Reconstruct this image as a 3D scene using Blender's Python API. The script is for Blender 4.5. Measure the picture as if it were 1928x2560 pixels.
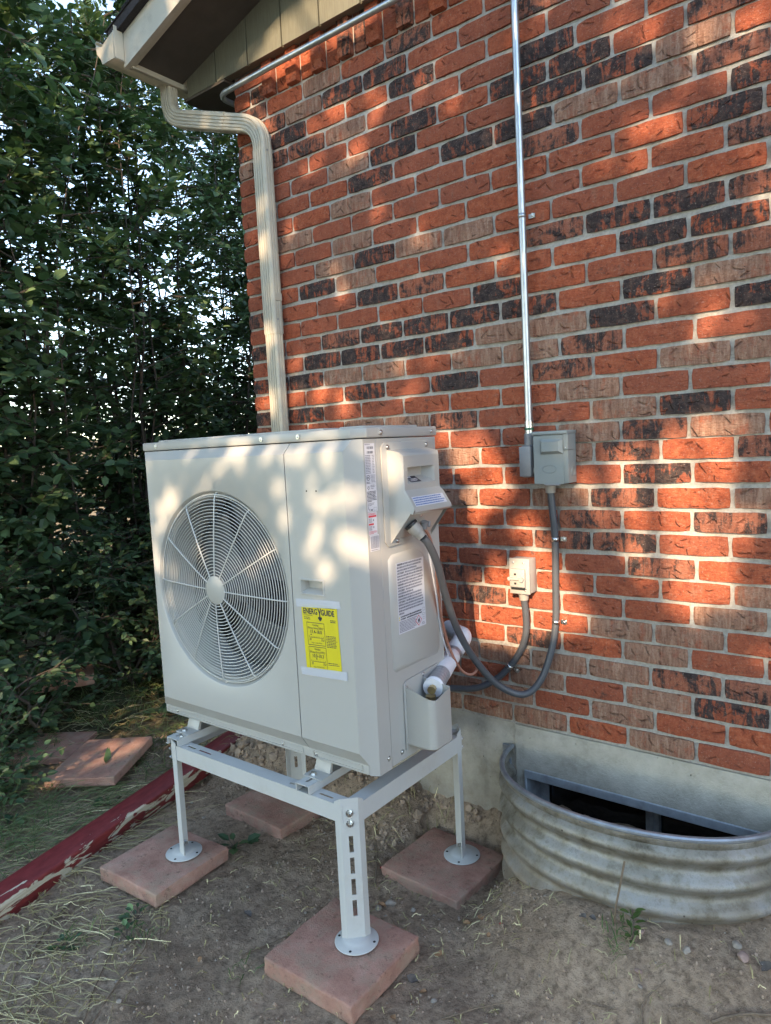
import bpy, bmesh, math, random
import numpy as np
from mathutils import Vector, Matrix, Euler, noise as mnoise

# ------------------------------------------------------------------ clean start
for o in list(bpy.data.objects):
    bpy.data.objects.remove(o, do_unlink=True)
scene = bpy.context.scene
COL = scene.collection
rnd = random.Random(11)
R2 = math.radians

# ------------------------------------------------------------------ camera
cam_d = bpy.data.cameras.new('camera')
cam_d.sensor_fit = 'VERTICAL'
cam_d.sensor_height = 24.0
cam_d.lens = 24.0 * 1750.0 / 2560.0
cam_d.clip_start = 0.02
cam_d.clip_end = 2000
cam = bpy.data.objects.new('camera', cam_d)
COL.objects.link(cam)
CAM = Vector((0.6237, -2.0807, 0.9689))
cam.location = CAM
cam.rotation_euler = (1.47674, 0.05085, 0.65693)
scene.camera = cam
CAMR = Euler((1.47674, 0.05085, 0.65693)).to_matrix()

# ------------------------------------------------------------------ sky, sun, exposure
SUN_DIR = Vector((0.37, -1.0, 0.5)).normalized()      # towards the sun
world = bpy.data.worlds.new('World')
scene.world = world
world.use_nodes = True
wn = world.node_tree
wn.nodes.clear()
sky = wn.nodes.new('ShaderNodeTexSky')
sky.sky_type = 'NISHITA'
sky.sun_disc = False
sky.sun_elevation = math.asin(SUN_DIR.z)
sky.sun_rotation = math.atan2(SUN_DIR.x, SUN_DIR.y)
sky.air_density = 1.0
sky.altitude = 1600
sky.dust_density = 0.0
sky.ozone_density = 1.0
bg = wn.nodes.new('ShaderNodeBackground')
bg.inputs['Strength'].default_value = 0.15
wo = wn.nodes.new('ShaderNodeOutputWorld')
wbal = wn.nodes.new('ShaderNodeMix')          # camera white balance: the photograph keeps open shade neutral
wbal.data_type = 'RGBA'; wbal.blend_type = 'MULTIPLY'; wbal.inputs[0].default_value = 1.0
wbal.inputs[7].default_value = (1.13, 1.0, 0.85, 1.0)
wn.links.new(sky.outputs[0], wbal.inputs[6])
wn.links.new(wbal.outputs[2], bg.inputs[0])
wn.links.new(bg.outputs[0], wo.inputs[0])
sun_d = bpy.data.lights.new('sun', 'SUN')
sun_d.energy = 2.05
sun_d.angle = R2(0.53)
sun_d.color = (1.0, 0.74, 0.48)
sun = bpy.data.objects.new('sun', sun_d)
COL.objects.link(sun)
sun.rotation_euler = (-SUN_DIR).to_track_quat('-Z', 'Y').to_euler()
sun.location = SUN_DIR * 30
scene.view_settings.view_transform = 'Standard'
scene.view_settings.look = 'None'
scene.view_settings.gamma = 1.0
scene.view_settings.use_curve_mapping = False
scene.view_settings.exposure = 2.58

# ================================================================== helpers
class MB:
    """collects faces, links them as one mesh"""
    def __init__(s):
        s.v = []; s.f = []; s.m = []
    def add(s, verts, faces, m=0):
        b = len(s.v)
        s.v += [tuple(v) for v in verts]
        s.f += [tuple(b + i for i in f) for f in faces]
        s.m += [m] * len(faces)
        return s
    def quad(s, a, b, c, d, m=0):
        return s.add([a, b, c, d], [(0, 1, 2, 3)], m)
    def box(s, x0, x1, y0, y1, z0, z1, bev=0.0, seg=2, m=0, xf=None):
        bm = bmesh.new()
        bmesh.ops.create_cube(bm, size=1)
        for v in bm.verts:
            v.co = Vector(((x0 + x1) / 2 + v.co.x * (x1 - x0), (y0 + y1) / 2 + v.co.y * (y1 - y0), (z0 + z1) / 2 + v.co.z * (z1 - z0)))
        if bev > 0:
            bmesh.ops.bevel(bm, geom=bm.edges[:], offset=bev, segments=seg, profile=0.5, affect='EDGES')
        s.addbm(bm, m, xf)
        return s
    def addbm(s, bm, m=0, xf=None):
        bm.verts.index_update()
        vs = [(xf @ v.co) if xf is not None else v.co.copy() for v in bm.verts]
        s.add(vs, [tuple(v.index for v in f.verts) for f in bm.faces], m)
        bm.free()
    def tube(s, pts, r, n=12, caps=True, m=0, rad=None):
        pts = [Vector(p) for p in pts]
        k = len(pts)
        t0 = (pts[1] - pts[0]).normalized()
        up = Vector((0, 0, 1)) if abs(t0.z) < 0.9 else Vector((1, 0, 0))
        nrm = (up - t0 * up.dot(t0)).normalized()
        verts = []
        for i, p in enumerate(pts):
            t = (pts[min(i + 1, k - 1)] - pts[max(i - 1, 0)]).normalized()
            nrm = (nrm - t * nrm.dot(t)).normalized()
            b = t.cross(nrm)
            rr = rad[i] if rad is not None else r
            for j in range(n):
                a = 2 * math.pi * j / n
                verts.append(p + (nrm * math.cos(a) + b * math.sin(a)) * rr)
        faces = []
        for i in range(k - 1):
            for j in range(n):
                faces.append((i * n + j, i * n + (j + 1) % n, (i + 1) * n + (j + 1) % n, (i + 1) * n + j))
        if caps:
            faces.append(tuple(range(n - 1, -1, -1)))
            faces.append(tuple((k - 1) * n + j for j in range(n)))
        return s.add(verts, faces, m)
    def cyl(s, a, b, r, n=16, m=0, r2=None):
        return s.tube([a, b], r, n, True, m, rad=[r, r if r2 is None else r2])
    def prism(s, poly, axis, lo, hi, m=0, bev=0.0):
        """poly: 2-D outline in the other two axes (cyclic order x,y,z without axis)"""
        def P(u, v, w):
            return {'x': (w, u, v), 'y': (u, w, v), 'z': (u, v, w)}[axis]
        n = len(poly)
        bm = bmesh.new()
        a = [bm.verts.new(P(u, v, lo)) for u, v in poly]
        b = [bm.verts.new(P(u, v, hi)) for u, v in poly]
        bm.faces.new(a); bm.faces.new(b[::-1])
        for i in range(n):
            j = (i + 1) % n
            bm.faces.new((a[i], b[i], b[j], a[j]))
        bmesh.ops.recalc_face_normals(bm, faces=bm.faces[:])
        if bev:
            bmesh.ops.bevel(bm, geom=bm.edges[:], offset=bev, segments=2, profile=0.5, affect='EDGES')
        s.addbm(bm, m)
        return s
    def lathe(s, prof, origin, axis='z', n=32, m=0):
        o = Vector(origin)
        verts = []
        for r, h in prof:
            for j in range(n):
                a = 2 * math.pi * j / n
                c, d = r * math.cos(a), r * math.sin(a)
                verts.append(o + Vector({'z': (c, d, h), 'y': (c, h, d), 'x': (h, c, d)}[axis]))
        faces = []
        for i in range(len(prof) - 1):
            for j in range(n):
                faces.append((i * n + j, i * n + (j + 1) % n, (i + 1) * n + (j + 1) % n, (i + 1) * n + j))
        return s.add(verts, faces, m)
    def ring(s, c, R, r, axis='y', n=64, k=5, m=0):
        prof = [(R + r * math.cos(2 * math.pi * i / k), r * math.sin(2 * math.pi * i / k)) for i in range(k + 1)]
        return s.lathe(prof, c, axis, n, m)
    def slotplate(s, u0, u1, v0, v1, slots, P, th, m=0):
        """flat plate with rectangular slots; P(u,v,w) maps to 3-D, th = thickness along w"""
        us = sorted(set([u0, u1] + [q for a in slots for q in a[:2]]))
        vs = sorted(set([v0, v1] + [q for a in slots for q in a[2:]]))
        def hole(i, j):
            if i < 0 or j < 0 or i >= len(us) - 1 or j >= len(vs) - 1:
                return True
            cu, cv = (us[i] + us[i + 1]) / 2, (vs[j] + vs[j + 1]) / 2
            return any(a[0] < cu < a[1] and a[2] < cv < a[3] for a in slots)
        for i in range(len(us) - 1):
            for j in range(len(vs) - 1):
                if hole(i, j):
                    continue
                a, b, c, d = us[i], us[i + 1], vs[j], vs[j + 1]
                s.quad(P(a, c, 0), P(b, c, 0), P(b, d, 0), P(a, d, 0), m)
                s.quad(P(a, c, th), P(a, d, th), P(b, d, th), P(b, c, th), m)
                if hole(i - 1, j): s.quad(P(a, c, 0), P(a, d, 0), P(a, d, th), P(a, c, th), m)
                if hole(i + 1, j): s.quad(P(b, c, 0), P(b, c, th), P(b, d, th), P(b, d, 0), m)
                if hole(i, j - 1): s.quad(P(a, c, 0), P(a, c, th), P(b, c, th), P(b, c, 0), m)
                if hole(i, j + 1): s.quad(P(a, d, 0), P(b, d, 0), P(b, d, th), P(a, d, th), m)
        return s
    def build(s, name, mats, parent=None, smooth=35, weld=True, origin=None):
        me = bpy.data.meshes.new(name)
        off = Vector((0, 0, 0))
        if parent is not None:
            off = ROOT.get(parent.name, Vector((0, 0, 0)))
        elif origin is not None:
            off = Vector(origin)
        vv = [(v[0] - off.x, v[1] - off.y, v[2] - off.z) for v in s.v]
        me.from_pydata(vv, [], s.f)
        if not isinstance(mats, (list, tuple)):
            mats = [mats]
        for mt in mats:
            me.materials.append(mt)
        if len(mats) > 1:
            me.polygons.foreach_set('material_index', s.m)
        if weld:
            bm = bmesh.new(); bm.from_mesh(me)
            bmesh.ops.remove_doubles(bm, verts=bm.verts[:], dist=1e-5)
            bmesh.ops.recalc_face_normals(bm, faces=bm.faces[:])
            bm.to_mesh(me); bm.free()
        if smooth:
            me.polygons.foreach_set('use_smooth', [True] * len(me.polygons))
            me.set_sharp_from_angle(angle=R2(smooth))
        o = bpy.data.objects.new(name, me)
        COL.objects.link(o)
        if parent is not None:
            o.parent = parent
            ROOT[o.name] = off
        elif origin is not None:
            o.location = off
            ROOT[o.name] = off
        return o

ROOT = {}          # world offset of every object used as a parent

def tag(o, label=None, cat=None, group=None, kind=None):
    if label: o['label'] = label
    if cat: o['category'] = cat
    if group: o['group'] = group
    if kind: o['kind'] = kind
    return o

def thing(name, label, cat, loc=(0, 0, 0), group=None):
    o = bpy.data.objects.new(name, None)
    o.empty_display_size = 0.05
    COL.objects.link(o)
    o.location = loc
    ROOT[o.name] = Vector(loc)
    return tag(o, label, cat, group)

# ------------------------------------------------------------------ materials
class NT:
    def __init__(s, name):
        s.mat = bpy.data.materials.new(name)
        s.mat.use_nodes = True
        s.t = s.mat.node_tree
        s.t.nodes.clear()
        s.out = s.t.nodes.new('ShaderNodeOutputMaterial')
        s.b = s.t.nodes.new('ShaderNodeBsdfPrincipled')
        s.link(s.b.outputs[0], s.out.inputs[0])
    def link(s, a, b): s.t.links.new(a, b)
    def n(s, typ, **kw):
        nd = s.t.nodes.new(typ)
        for k, v in kw.items():
            setattr(nd, k, v)
        return nd
    def set(s, nd, **kw):
        for k, v in kw.items():
            nd.inputs[k.replace('_', ' ')].default_value = v
        return nd
    def val(s, x, sock):
        if isinstance(x, (int, float)): sock.default_value = x
        elif isinstance(x, (tuple, list)):
            sock.default_value = tuple(x) + ((1,) if len(x) == 3 and len(sock.default_value) == 4 else ())
        else: s.link(x, sock)
    def pos(s, kind='Position', scale=None, offset=None):
        if kind == 'Position':
            o = s.n('ShaderNodeNewGeometry').outputs['Position']
        else:
            o = s.n('ShaderNodeTexCoord').outputs[kind]
        if scale is not None or offset is not None:
            mp = s.n('ShaderNodeMapping')
            s.link(o, mp.inputs[0])
            if scale is not None: s.val(scale, mp.inputs['Scale'])
            if offset is not None: s.val(offset, mp.inputs['Location'])
            o = mp.outputs[0]
        return o
    def noise(s, co, scale, detail=4, rough=0.6, dist=0.0):
        nd = s.n('ShaderNodeTexNoise')
        s.link(co, nd.inputs['Vector'])
        s.set(nd, Scale=scale, Detail=detail, Roughness=rough, Distortion=dist)
        return nd.outputs['Fac']
    def voro(s, co, scale, feature='F1'):
        nd = s.n('ShaderNodeTexVoronoi', feature=feature)
        s.link(co, nd.inputs['Vector'])
        nd.inputs['Scale'].default_value = scale
        return nd
    def ramp(s, f, stops):
        nd = s.n('ShaderNodeValToRGB')
        s.link(f, nd.inputs[0])
        e = nd.color_ramp.elements
        while len(e) < len(stops): e.new(0.5)
        for el, (p, c) in zip(e, stops):
            el.position = p
            el.color = tuple(c) + (1,) if isinstance(c, (tuple, list)) else (c, c, c, 1)
        return nd.outputs[0]
    def mix(s, f, a, b, mode='MIX'):
        nd = s.n('ShaderNodeMix', data_type='RGBA', blend_type=mode)
        s.val(f, nd.inputs[0]); s.val(a, nd.inputs[6]); s.val(b, nd.inputs[7])
        return nd.outputs[2]
    def math(s, op, a, b=0.0, c=0.0, clamp=False):
        nd = s.n('ShaderNodeMath', operation=op, use_clamp=clamp)
        s.val(a, nd.inputs[0]); s.val(b, nd.inputs[1]); s.val(c, nd.inputs[2])
        return nd.outputs[0]
    def vmath(s, op, a, b):
        nd = s.n('ShaderNodeVectorMath', operation=op)
        s.val(a, nd.inputs[0]); s.val(b, nd.inputs[1])
        return nd.outputs[0]
    def bump(s, h, strength=0.5, dist=0.002, prev=None):
        nd = s.n('ShaderNodeBump')
        s.link(h, nd.inputs['Height'])
        nd.inputs['Strength'].default_value = strength
        nd.inputs['Distance'].default_value = dist
        if prev is not None: s.link(prev, nd.inputs['Normal'])
        s.link(nd.outputs[0], s.b.inputs['Normal'])
        return nd.outputs[0]
    def fin(s, col=None, rough=None, metal=None, spec=None):
        if col is not None: s.val(col, s.b.inputs['Base Color'])
        if rough is not None: s.val(rough, s.b.inputs['Roughness'])
        if metal is not None: s.val(metal, s.b.inputs['Metallic'])
        if spec is not None: s.val(spec, s.b.inputs['Specular IOR Level'])
        return s.mat

def plain(name, col, rough=0.5, metal=0.0, var=0.12, vs=18, bs=0.0, bscale=300, spec=0.5, dirt=None):
    t = NT(name)
    p = t.pos()
    f = t.noise(p, vs, 5, 0.65)
    c0 = tuple(max(0, x * (1 - var)) for x in col); c1 = tuple(min(1, x * (1 + var)) for x in col)
    c = t.ramp(f, [(0.3, c0), (0.7, c1)])
    if dirt:
        g = t.noise(p, 7, 8, 0.75)
        m = t.ramp(g, [(0.52, 0.0), (0.72, 0.75)])
        c = t.mix(m, c, dirt)
    r = t.math('MULTIPLY_ADD', t.noise(p, vs * 2.3, 3), 0.25, rough - 0.12)
    if bs:
        t.bump(t.noise(p, bscale, 3), bs, 0.001)
    return t.fin(c, r, metal, spec)

MT = {}
MT['unit'] = plain('painted_cabinet', (0.40, 0.39, 0.366), 0.36, 0, 0.02, 5, 0.06, 900, dirt=(0.395, 0.383, 0.355))
MT['unit2'] = plain('painted_cover', (0.385, 0.374, 0.347), 0.42, 0, 0.02, 5, 0.08, 900, dirt=(0.365, 0.35, 0.32))
MT['stand'] = plain('painted_stand', (0.48, 0.48, 0.465), 0.4, 0, 0.03, 8, 0.05, 700, dirt=(0.42, 0.40, 0.365))
MT['grille'] = plain('grille_wire', (0.50, 0.495, 0.47), 0.35, 0, 0.02)
MT['blade'] = plain('fan_blade_plastic', (0.055, 0.06, 0.066), 0.5, 0, 0.05)
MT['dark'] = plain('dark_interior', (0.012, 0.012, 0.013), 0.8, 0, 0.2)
MT['coil'] = plain('coil_fins', (0.05, 0.05, 0.05), 0.5, 0.6, 0.3, 60)
MT['screw'] = plain('zinc_screw', (0.62, 0.62, 0.60), 0.28, 1.0, 0.1, 80)
MT['emt'] = plain('galvanised_conduit', (0.50, 0.52, 0.54), 0.36, 0.85, 0.1, 30)
MT['greybox'] = plain('grey_enamel', (0.245, 0.265, 0.255), 0.42, 0, 0.05, 12, 0.05, 500)
MT['cast'] = plain('cast_grey', (0.27, 0.265, 0.265), 0.5, 0.25, 0.08, 30, 0.15, 600)
MT['flex'] = plain('grey_flex_jacket', (0.075, 0.08, 0.09), 0.42, 0, 0.08, 25)
MT['fit'] = plain('grey_plastic_fitting', (0.33, 0.305, 0.275), 0.45, 0, 0.06)
MT['beige'] = plain('beige_plastic', (0.37, 0.345, 0.31), 0.45, 0, 0.04)
MT['pvc'] = plain('white_pvc', (0.70, 0.70, 0.72), 0.4, 0, 0.03)
MT['foam'] = plain('white_foam', (0.72, 0.72, 0.76), 0.6, 0, 0.04, 30)
MT['tape_grey'] = plain('grey_duct_tape', (0.30, 0.305, 0.325), 0.3, 0.1, 0.2, 70, 0.4, 60)
MT['copper'] = plain('copper_cable', (0.36, 0.165, 0.115), 0.4, 0.1, 0.1, 40)
MT['brass'] = plain('brass_valve', (0.55, 0.43, 0.24), 0.35, 0.9, 0.1)
MT['green'] = plain('green_ring', (0.02, 0.12, 0.06), 0.4)
MT['black'] = plain('black_rubber', (0.02, 0.02, 0.022), 0.5)
MT['paper'] = plain('label_paper', (0.60, 0.60, 0.64), 0.45, 0, 0.015)
MT['ink'] = plain('label_ink', (0.03, 0.03, 0.045), 0.6, 0, 0.05)
MT['inkgrey'] = plain('label_ink_grey', (0.19, 0.19, 0.23), 0.6, 0, 0.05)
MT['inkblue'] = plain('label_ink_blue', (0.10, 0.16, 0.36), 0.6, 0, 0.05)
MT['inkred'] = plain('label_ink_red', (0.55, 0.05, 0.07), 0.6, 0, 0.05)
MT['yellow'] = plain('yellow_label', (0.62, 0.52, 0.005), 0.5, 0, 0.02)
MT['soffit'] = plain('brown_soffit_paint', (0.075, 0.062, 0.052), 0.65, 0, 0.15, 9, 0.15, 120)
MT['rake'] = plain('beige_trim_paint', (0.50, 0.46, 0.38), 0.5, 0, 0.05, 9, 0.08, 90, dirt=(0.30, 0.27, 0.22))
MT['gutter'] = plain('beige_gutter', (0.47, 0.425, 0.335), 0.42, 0, 0.05, 8, 0.06, 60, dirt=(0.33, 0.295, 0.235))
MT['shingle'] = plain('asphalt_shingle', (0.035, 0.03, 0.032), 0.95, 0, 0.4, 120, 0.6, 200)
MT['glass'] = plain('dark_glass', (0.006, 0.007, 0.009), 0.08, 0, 0.2, 9, spec=0.6)
MT['buck'] = plain('galvanised_buck', (0.34, 0.37, 0.40), 0.55, 0.3, 0.2, 18, 0.1, 80, dirt=(0.19, 0.175, 0.16))
MT['bark'] = plain('bark', (0.085, 0.065, 0.05), 0.9, 0, 0.35, 60, 0.6, 150)
MT['twig'] = plain('dry_twig', (0.17, 0.125, 0.085), 0.85, 0, 0.3, 60)
MT['stone'] = plain('stone', (0.30, 0.255, 0.21), 0.85, 0, 0.25, 40, 0.4, 120)
MT['stone2'] = plain('pink_stone', (0.30, 0.205, 0.17), 0.85, 0, 0.25, 40, 0.4, 120)
MT['deadleaf'] = plain('dead_leaf', (0.30, 0.17, 0.085), 0.8, 0, 0.35, 60)
MT['greyleaf'] = plain('withered_leaf', (0.13, 0.11, 0.095), 0.85, 0, 0.4, 60)
MT['petal'] = plain('red_petal', (0.45, 0.01, 0.03), 0.5)
MT['fence'] = plain('weathered_board', (0.34, 0.28, 0.21), 0.85, 0, 0.25, 12)
MT['shed'] = plain('house_siding', (0.62, 0.59, 0.53), 0.8, 0, 0.1, 10)

def tape_mat():
    t = NT('frosted_tape')
    t.fin((0.66, 0.68, 0.76), 0.35)
    tr = t.n('ShaderNodeBsdfTransparent')
    ms = t.n('ShaderNodeMixShader')
    ms.inputs[0].default_value = 0.62
    t.link(tr.outputs[0], ms.inputs[1]); t.link(t.b.outputs[0], ms.inputs[2])
    t.link(ms.outputs[0], t.out.inputs[0])
    return t.mat
MT['tape'] = tape_mat()

def brick_mat(name, kind):
    t = NT(name)
    g = t.pos()
    oi = t.n('ShaderNodeObjectInfo').outputs['Random']
    at = t.n('ShaderNodeAttribute', attribute_name='rnd').outputs['Fac']
    r = t.math('ADD', oi, at)
    cv = t.n('ShaderNodeCombineXYZ')
    for i, k in enumerate((37.0, 91.0, 53.0)):
        t.link(t.math('MULTIPLY', r, k), cv.inputs[i])
    p = t.vmath('ADD', g, cv.outputs[0])
    grain = t.noise(p, 420, 4, 0.7)
    mid = t.noise(p, 55, 5, 0.7)
    # vertical drag / wire-cut streaks
    st = t.n('ShaderNodeMapping'); t.link(p, st.inputs[0]); st.inputs['Scale'].default_value = (60, 60, 190)
    streak = t.noise(st.outputs[0], 1.0, 4, 0.65, 0.6)
    sv = t.n('ShaderNodeMapping'); t.link(p, sv.inputs[0]); sv.inputs['Scale'].default_value = (85, 85, 14)
    vstreak = t.noise(sv.outputs[0], 1.0, 5, 0.7, 0.5)
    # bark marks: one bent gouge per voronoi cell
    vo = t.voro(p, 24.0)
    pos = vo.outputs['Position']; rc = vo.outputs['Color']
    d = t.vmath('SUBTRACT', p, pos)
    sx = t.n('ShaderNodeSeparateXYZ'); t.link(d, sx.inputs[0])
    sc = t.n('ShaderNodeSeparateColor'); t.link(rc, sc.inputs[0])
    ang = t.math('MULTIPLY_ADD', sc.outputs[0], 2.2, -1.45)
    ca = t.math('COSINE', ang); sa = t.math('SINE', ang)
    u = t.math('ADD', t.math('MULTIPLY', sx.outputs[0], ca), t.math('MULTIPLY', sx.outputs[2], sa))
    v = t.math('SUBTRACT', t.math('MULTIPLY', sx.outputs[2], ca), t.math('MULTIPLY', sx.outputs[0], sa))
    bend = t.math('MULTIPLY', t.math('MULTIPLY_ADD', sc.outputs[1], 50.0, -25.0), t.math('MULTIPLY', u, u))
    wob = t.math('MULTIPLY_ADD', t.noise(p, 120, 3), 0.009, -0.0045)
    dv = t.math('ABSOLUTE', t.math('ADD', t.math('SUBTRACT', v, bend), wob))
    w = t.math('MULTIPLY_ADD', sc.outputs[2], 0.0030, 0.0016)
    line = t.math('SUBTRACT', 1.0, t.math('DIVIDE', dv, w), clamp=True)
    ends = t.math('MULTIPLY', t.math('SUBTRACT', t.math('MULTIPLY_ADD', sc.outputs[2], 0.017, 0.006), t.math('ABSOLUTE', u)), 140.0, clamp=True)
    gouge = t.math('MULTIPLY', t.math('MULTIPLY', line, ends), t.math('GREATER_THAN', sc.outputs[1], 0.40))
    red = t.ramp(mid, [(0.30, (0.24, 0.052, 0.025)), (0.5, (0.40, 0.098, 0.043)), (0.72, (0.50, 0.155, 0.076))])
    red = t.mix(t.math('MULTIPLY', t.math('FRACT', t.math('MULTIPLY', r, 7.31)), 0.55), red, (0.25, 0.085, 0.055))
    drk = t.ramp(mid, [(0.3, (0.018, 0.0145, 0.0155)), (0.52, (0.058, 0.042, 0.039)), (0.75, (0.145, 0.085, 0.066))])
    tan = t.ramp(vstreak, [(0.28, (0.17, 0.078, 0.050)), (0.5, (0.325, 0.178, 0.120)), (0.72, (0.47, 0.305, 0.22))])
    big = t.noise(p, 17, 6, 0.72, 0.8)
    sbig = t.noise(sv.outputs[0], 0.42, 6, 0.7, 1.2)
    patch = t.math('MULTIPLY_ADD', big, 0.5, t.math('MULTIPLY', sbig, 0.5))
    if kind == 'red':
        m = t.ramp(patch, [(0.555, 0.0), (0.68, 0.6)])
        c = t.mix(m, red, tan)
        m2 = t.ramp(t.noise(p, 23, 6, 0.75), [(0.60, 0.0), (0.68, 0.7)])
        c = t.mix(m2, c, drk)
    elif kind == 'dark':
        m = t.ramp(patch, [(0.505, 0.0), (0.55, 0.9)])
        c = t.mix(m, drk, red)
    elif kind == 'mix':
        m = t.ramp(patch, [(0.46, 0.0), (0.52, 0.92)])
        c = t.mix(m, drk, t.mix(0.3, red, tan))
    else:
        m = t.ramp(patch, [(0.52, 0.0), (0.62, 0.75)])
        c = t.mix(m, tan, red)
    c = t.mix(t.math('MULTIPLY', gouge, 0.28), c, (0.06, 0.026, 0.018))  # groove shade painted into the gouges, on top of the bump
    fleck = t.ramp(t.noise(p, 150, 5, 0.8), [(0.34, 0.55), (0.47, 0.0)])
    c = t.mix(fleck, c, (0.07, 0.028, 0.02))
    spk = t.ramp(t.noise(p, 190, 4, 0.75), [(0.58, 0.0), (0.72, 0.5)])
    c = t.mix(spk, c, (0.55, 0.43, 0.36))
    h = t.math('ADD', t.math('MULTIPLY', t.noise(p, 170, 5, 0.75), 0.8), t.math('MULTIPLY', streak, 1.0))
    h = t.math('SUBTRACT', h, t.math('MULTIPLY', gouge, 1.3))
    t.bump(h, 1.0, 0.0055)
    return t.fin(c, 0.88, 0, 0.25)
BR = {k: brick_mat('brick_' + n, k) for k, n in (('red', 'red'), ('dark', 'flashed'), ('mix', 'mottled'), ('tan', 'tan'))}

def mortar_mat():
    t = NT('mortar'); p = t.pos()
    c = t.ramp(t.noise(p, 90, 6, 0.7), [(0.3, (0.30, 0.28, 0.25)), (0.7, (0.50, 0.475, 0.43))])
    c = t.mix(t.ramp(t.noise(p, 6, 5), [(0.5, 0.0), (0.75, 0.4)]), c, (0.24, 0.21, 0.18))
    t.bump(t.noise(p, 260, 4, 0.7), 0.9, 0.003)
    return t.fin(c, 0.95, 0, 0.2)
MT['mortar'] = mortar_mat()

def concrete_mat():
    t = NT('foundation_concrete'); p = t.pos()
    c = t.ramp(t.noise(p, 7, 9, 0.72), [(0.30, (0.27, 0.245, 0.195)), (0.48, (0.43, 0.395, 0.33)), (0.68, (0.54, 0.505, 0.43))])
    pit = t.ramp(t.voro(p, 38).outputs['Distance'], [(0.05, 1.0), (0.13, 0.0)])
    sel = t.ramp(t.noise(p, 22, 2), [(0.55, 0.0), (0.6, 1.0)])
    pit = t.math('MULTIPLY', pit, sel)
    c = t.mix(t.math('MULTIPLY', pit, 0.7), c, (0.10, 0.09, 0.075))
    # splashed earth near the ground
    z = t.n('ShaderNodeSeparateXYZ'); t.link(p, z.inputs[0])
    f = t.math('MULTIPLY_ADD', z.outputs[2], -5.0, -0.9, clamp=True)
    f = t.math('MULTIPLY', f, t.noise(p, 18, 6, 0.7), clamp=True)
    c = t.mix(f, c, (0.15, 0.115, 0.085))
    h = t.math('SUBTRACT', t.noise(p, 120, 6, 0.7), t.math('MULTIPLY', pit, 1.5))
    t.bump(h, 0.9, 0.005)
    return t.fin(c, 0.9, 0, 0.3)
MT['concrete'] = concrete_mat()

def soil_mat():
    t = NT('soil'); p = t.pos()
    a = t.noise(p, 3.2, 9, 0.7)
    b = t.noise(p, 45, 7, 0.75)
    c = t.ramp(a, [(0.30, (0.29, 0.205, 0.142)), (0.5, (0.455, 0.335, 0.235)), (0.70, (0.57, 0.43, 0.31))])
    c = t.mix(t.ramp(b, [(0.36, 0.8), (0.56, 0.0)]), c, (0.15, 0.108, 0.075))
    sp = t.ramp(t.voro(p, 210).outputs['Distance'], [(0.12, 1.0), (0.2, 0.0)])
    sp = t.math('MULTIPLY', sp, t.ramp(t.noise(p, 60, 2), [(0.56, 0.0), (0.62, 0.8)]))
    c = t.mix(sp, c, (0.52, 0.44, 0.36))
    # leaf litter / lawn further left
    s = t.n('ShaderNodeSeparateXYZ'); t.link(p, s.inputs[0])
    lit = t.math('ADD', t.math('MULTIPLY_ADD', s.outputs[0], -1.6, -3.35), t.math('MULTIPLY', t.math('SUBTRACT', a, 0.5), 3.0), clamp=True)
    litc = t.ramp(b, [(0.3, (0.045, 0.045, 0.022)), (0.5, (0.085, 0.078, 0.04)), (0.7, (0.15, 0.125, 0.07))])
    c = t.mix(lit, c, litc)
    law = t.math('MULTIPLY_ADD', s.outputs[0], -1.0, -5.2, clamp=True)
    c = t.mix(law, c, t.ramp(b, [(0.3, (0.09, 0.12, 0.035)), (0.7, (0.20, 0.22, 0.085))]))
    h = t.math('ADD', t.math('MULTIPLY', b, 1.0), t.math('MULTIPLY', t.noise(p, 150, 5, 0.75), 0.5))
    t.bump(h, 1.0, 0.016)
    return t.fin(c, 0.95, 0, 0.2)
MT['soil'] = soil_mat()
MT['clod'] = plain('soil_clod', (0.33, 0.245, 0.18), 0.95, 0, 0.3, 40, 0.5, 150, spec=0.2)

def paver_mat():
    t = NT('red_paver_concrete'); p = t.pos()
    a = t.noise(p, 9, 8, 0.7)
    c = t.ramp(a, [(0.30, (0.30, 0.155, 0.118)), (0.5, (0.45, 0.245, 0.185)), (0.7, (0.55, 0.345, 0.27))])
    g = t.noise(p, 300, 3, 0.7)
    c = t.mix(t.ramp(g, [(0.62, 0.0), (0.72, 0.5)]), c, (0.45, 0.32, 0.28))
    c = t.mix(t.ramp(g, [(0.3, 0.5), (0.38, 0.0)]), c, (0.12, 0.055, 0.045))
    d = t.ramp(t.noise(p, 12, 9, 0.78), [(0.47, 0.0), (0.64, 0.8)])
    c = t.mix(d, c, (0.38, 0.285, 0.21))
    d2 = t.ramp(t.noise(p, 34, 8, 0.8), [(0.56, 0.0), (0.66, 0.75)])
    c = t.mix(d2, c, (0.13, 0.085, 0.06))
    t.bump(t.math('ADD', g, t.noise(p, 90, 6, 0.8)), 0.9, 0.004)
    return t.fin(c, 0.92, 0, 0.2)
MT['paver'] = paver_mat()

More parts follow.
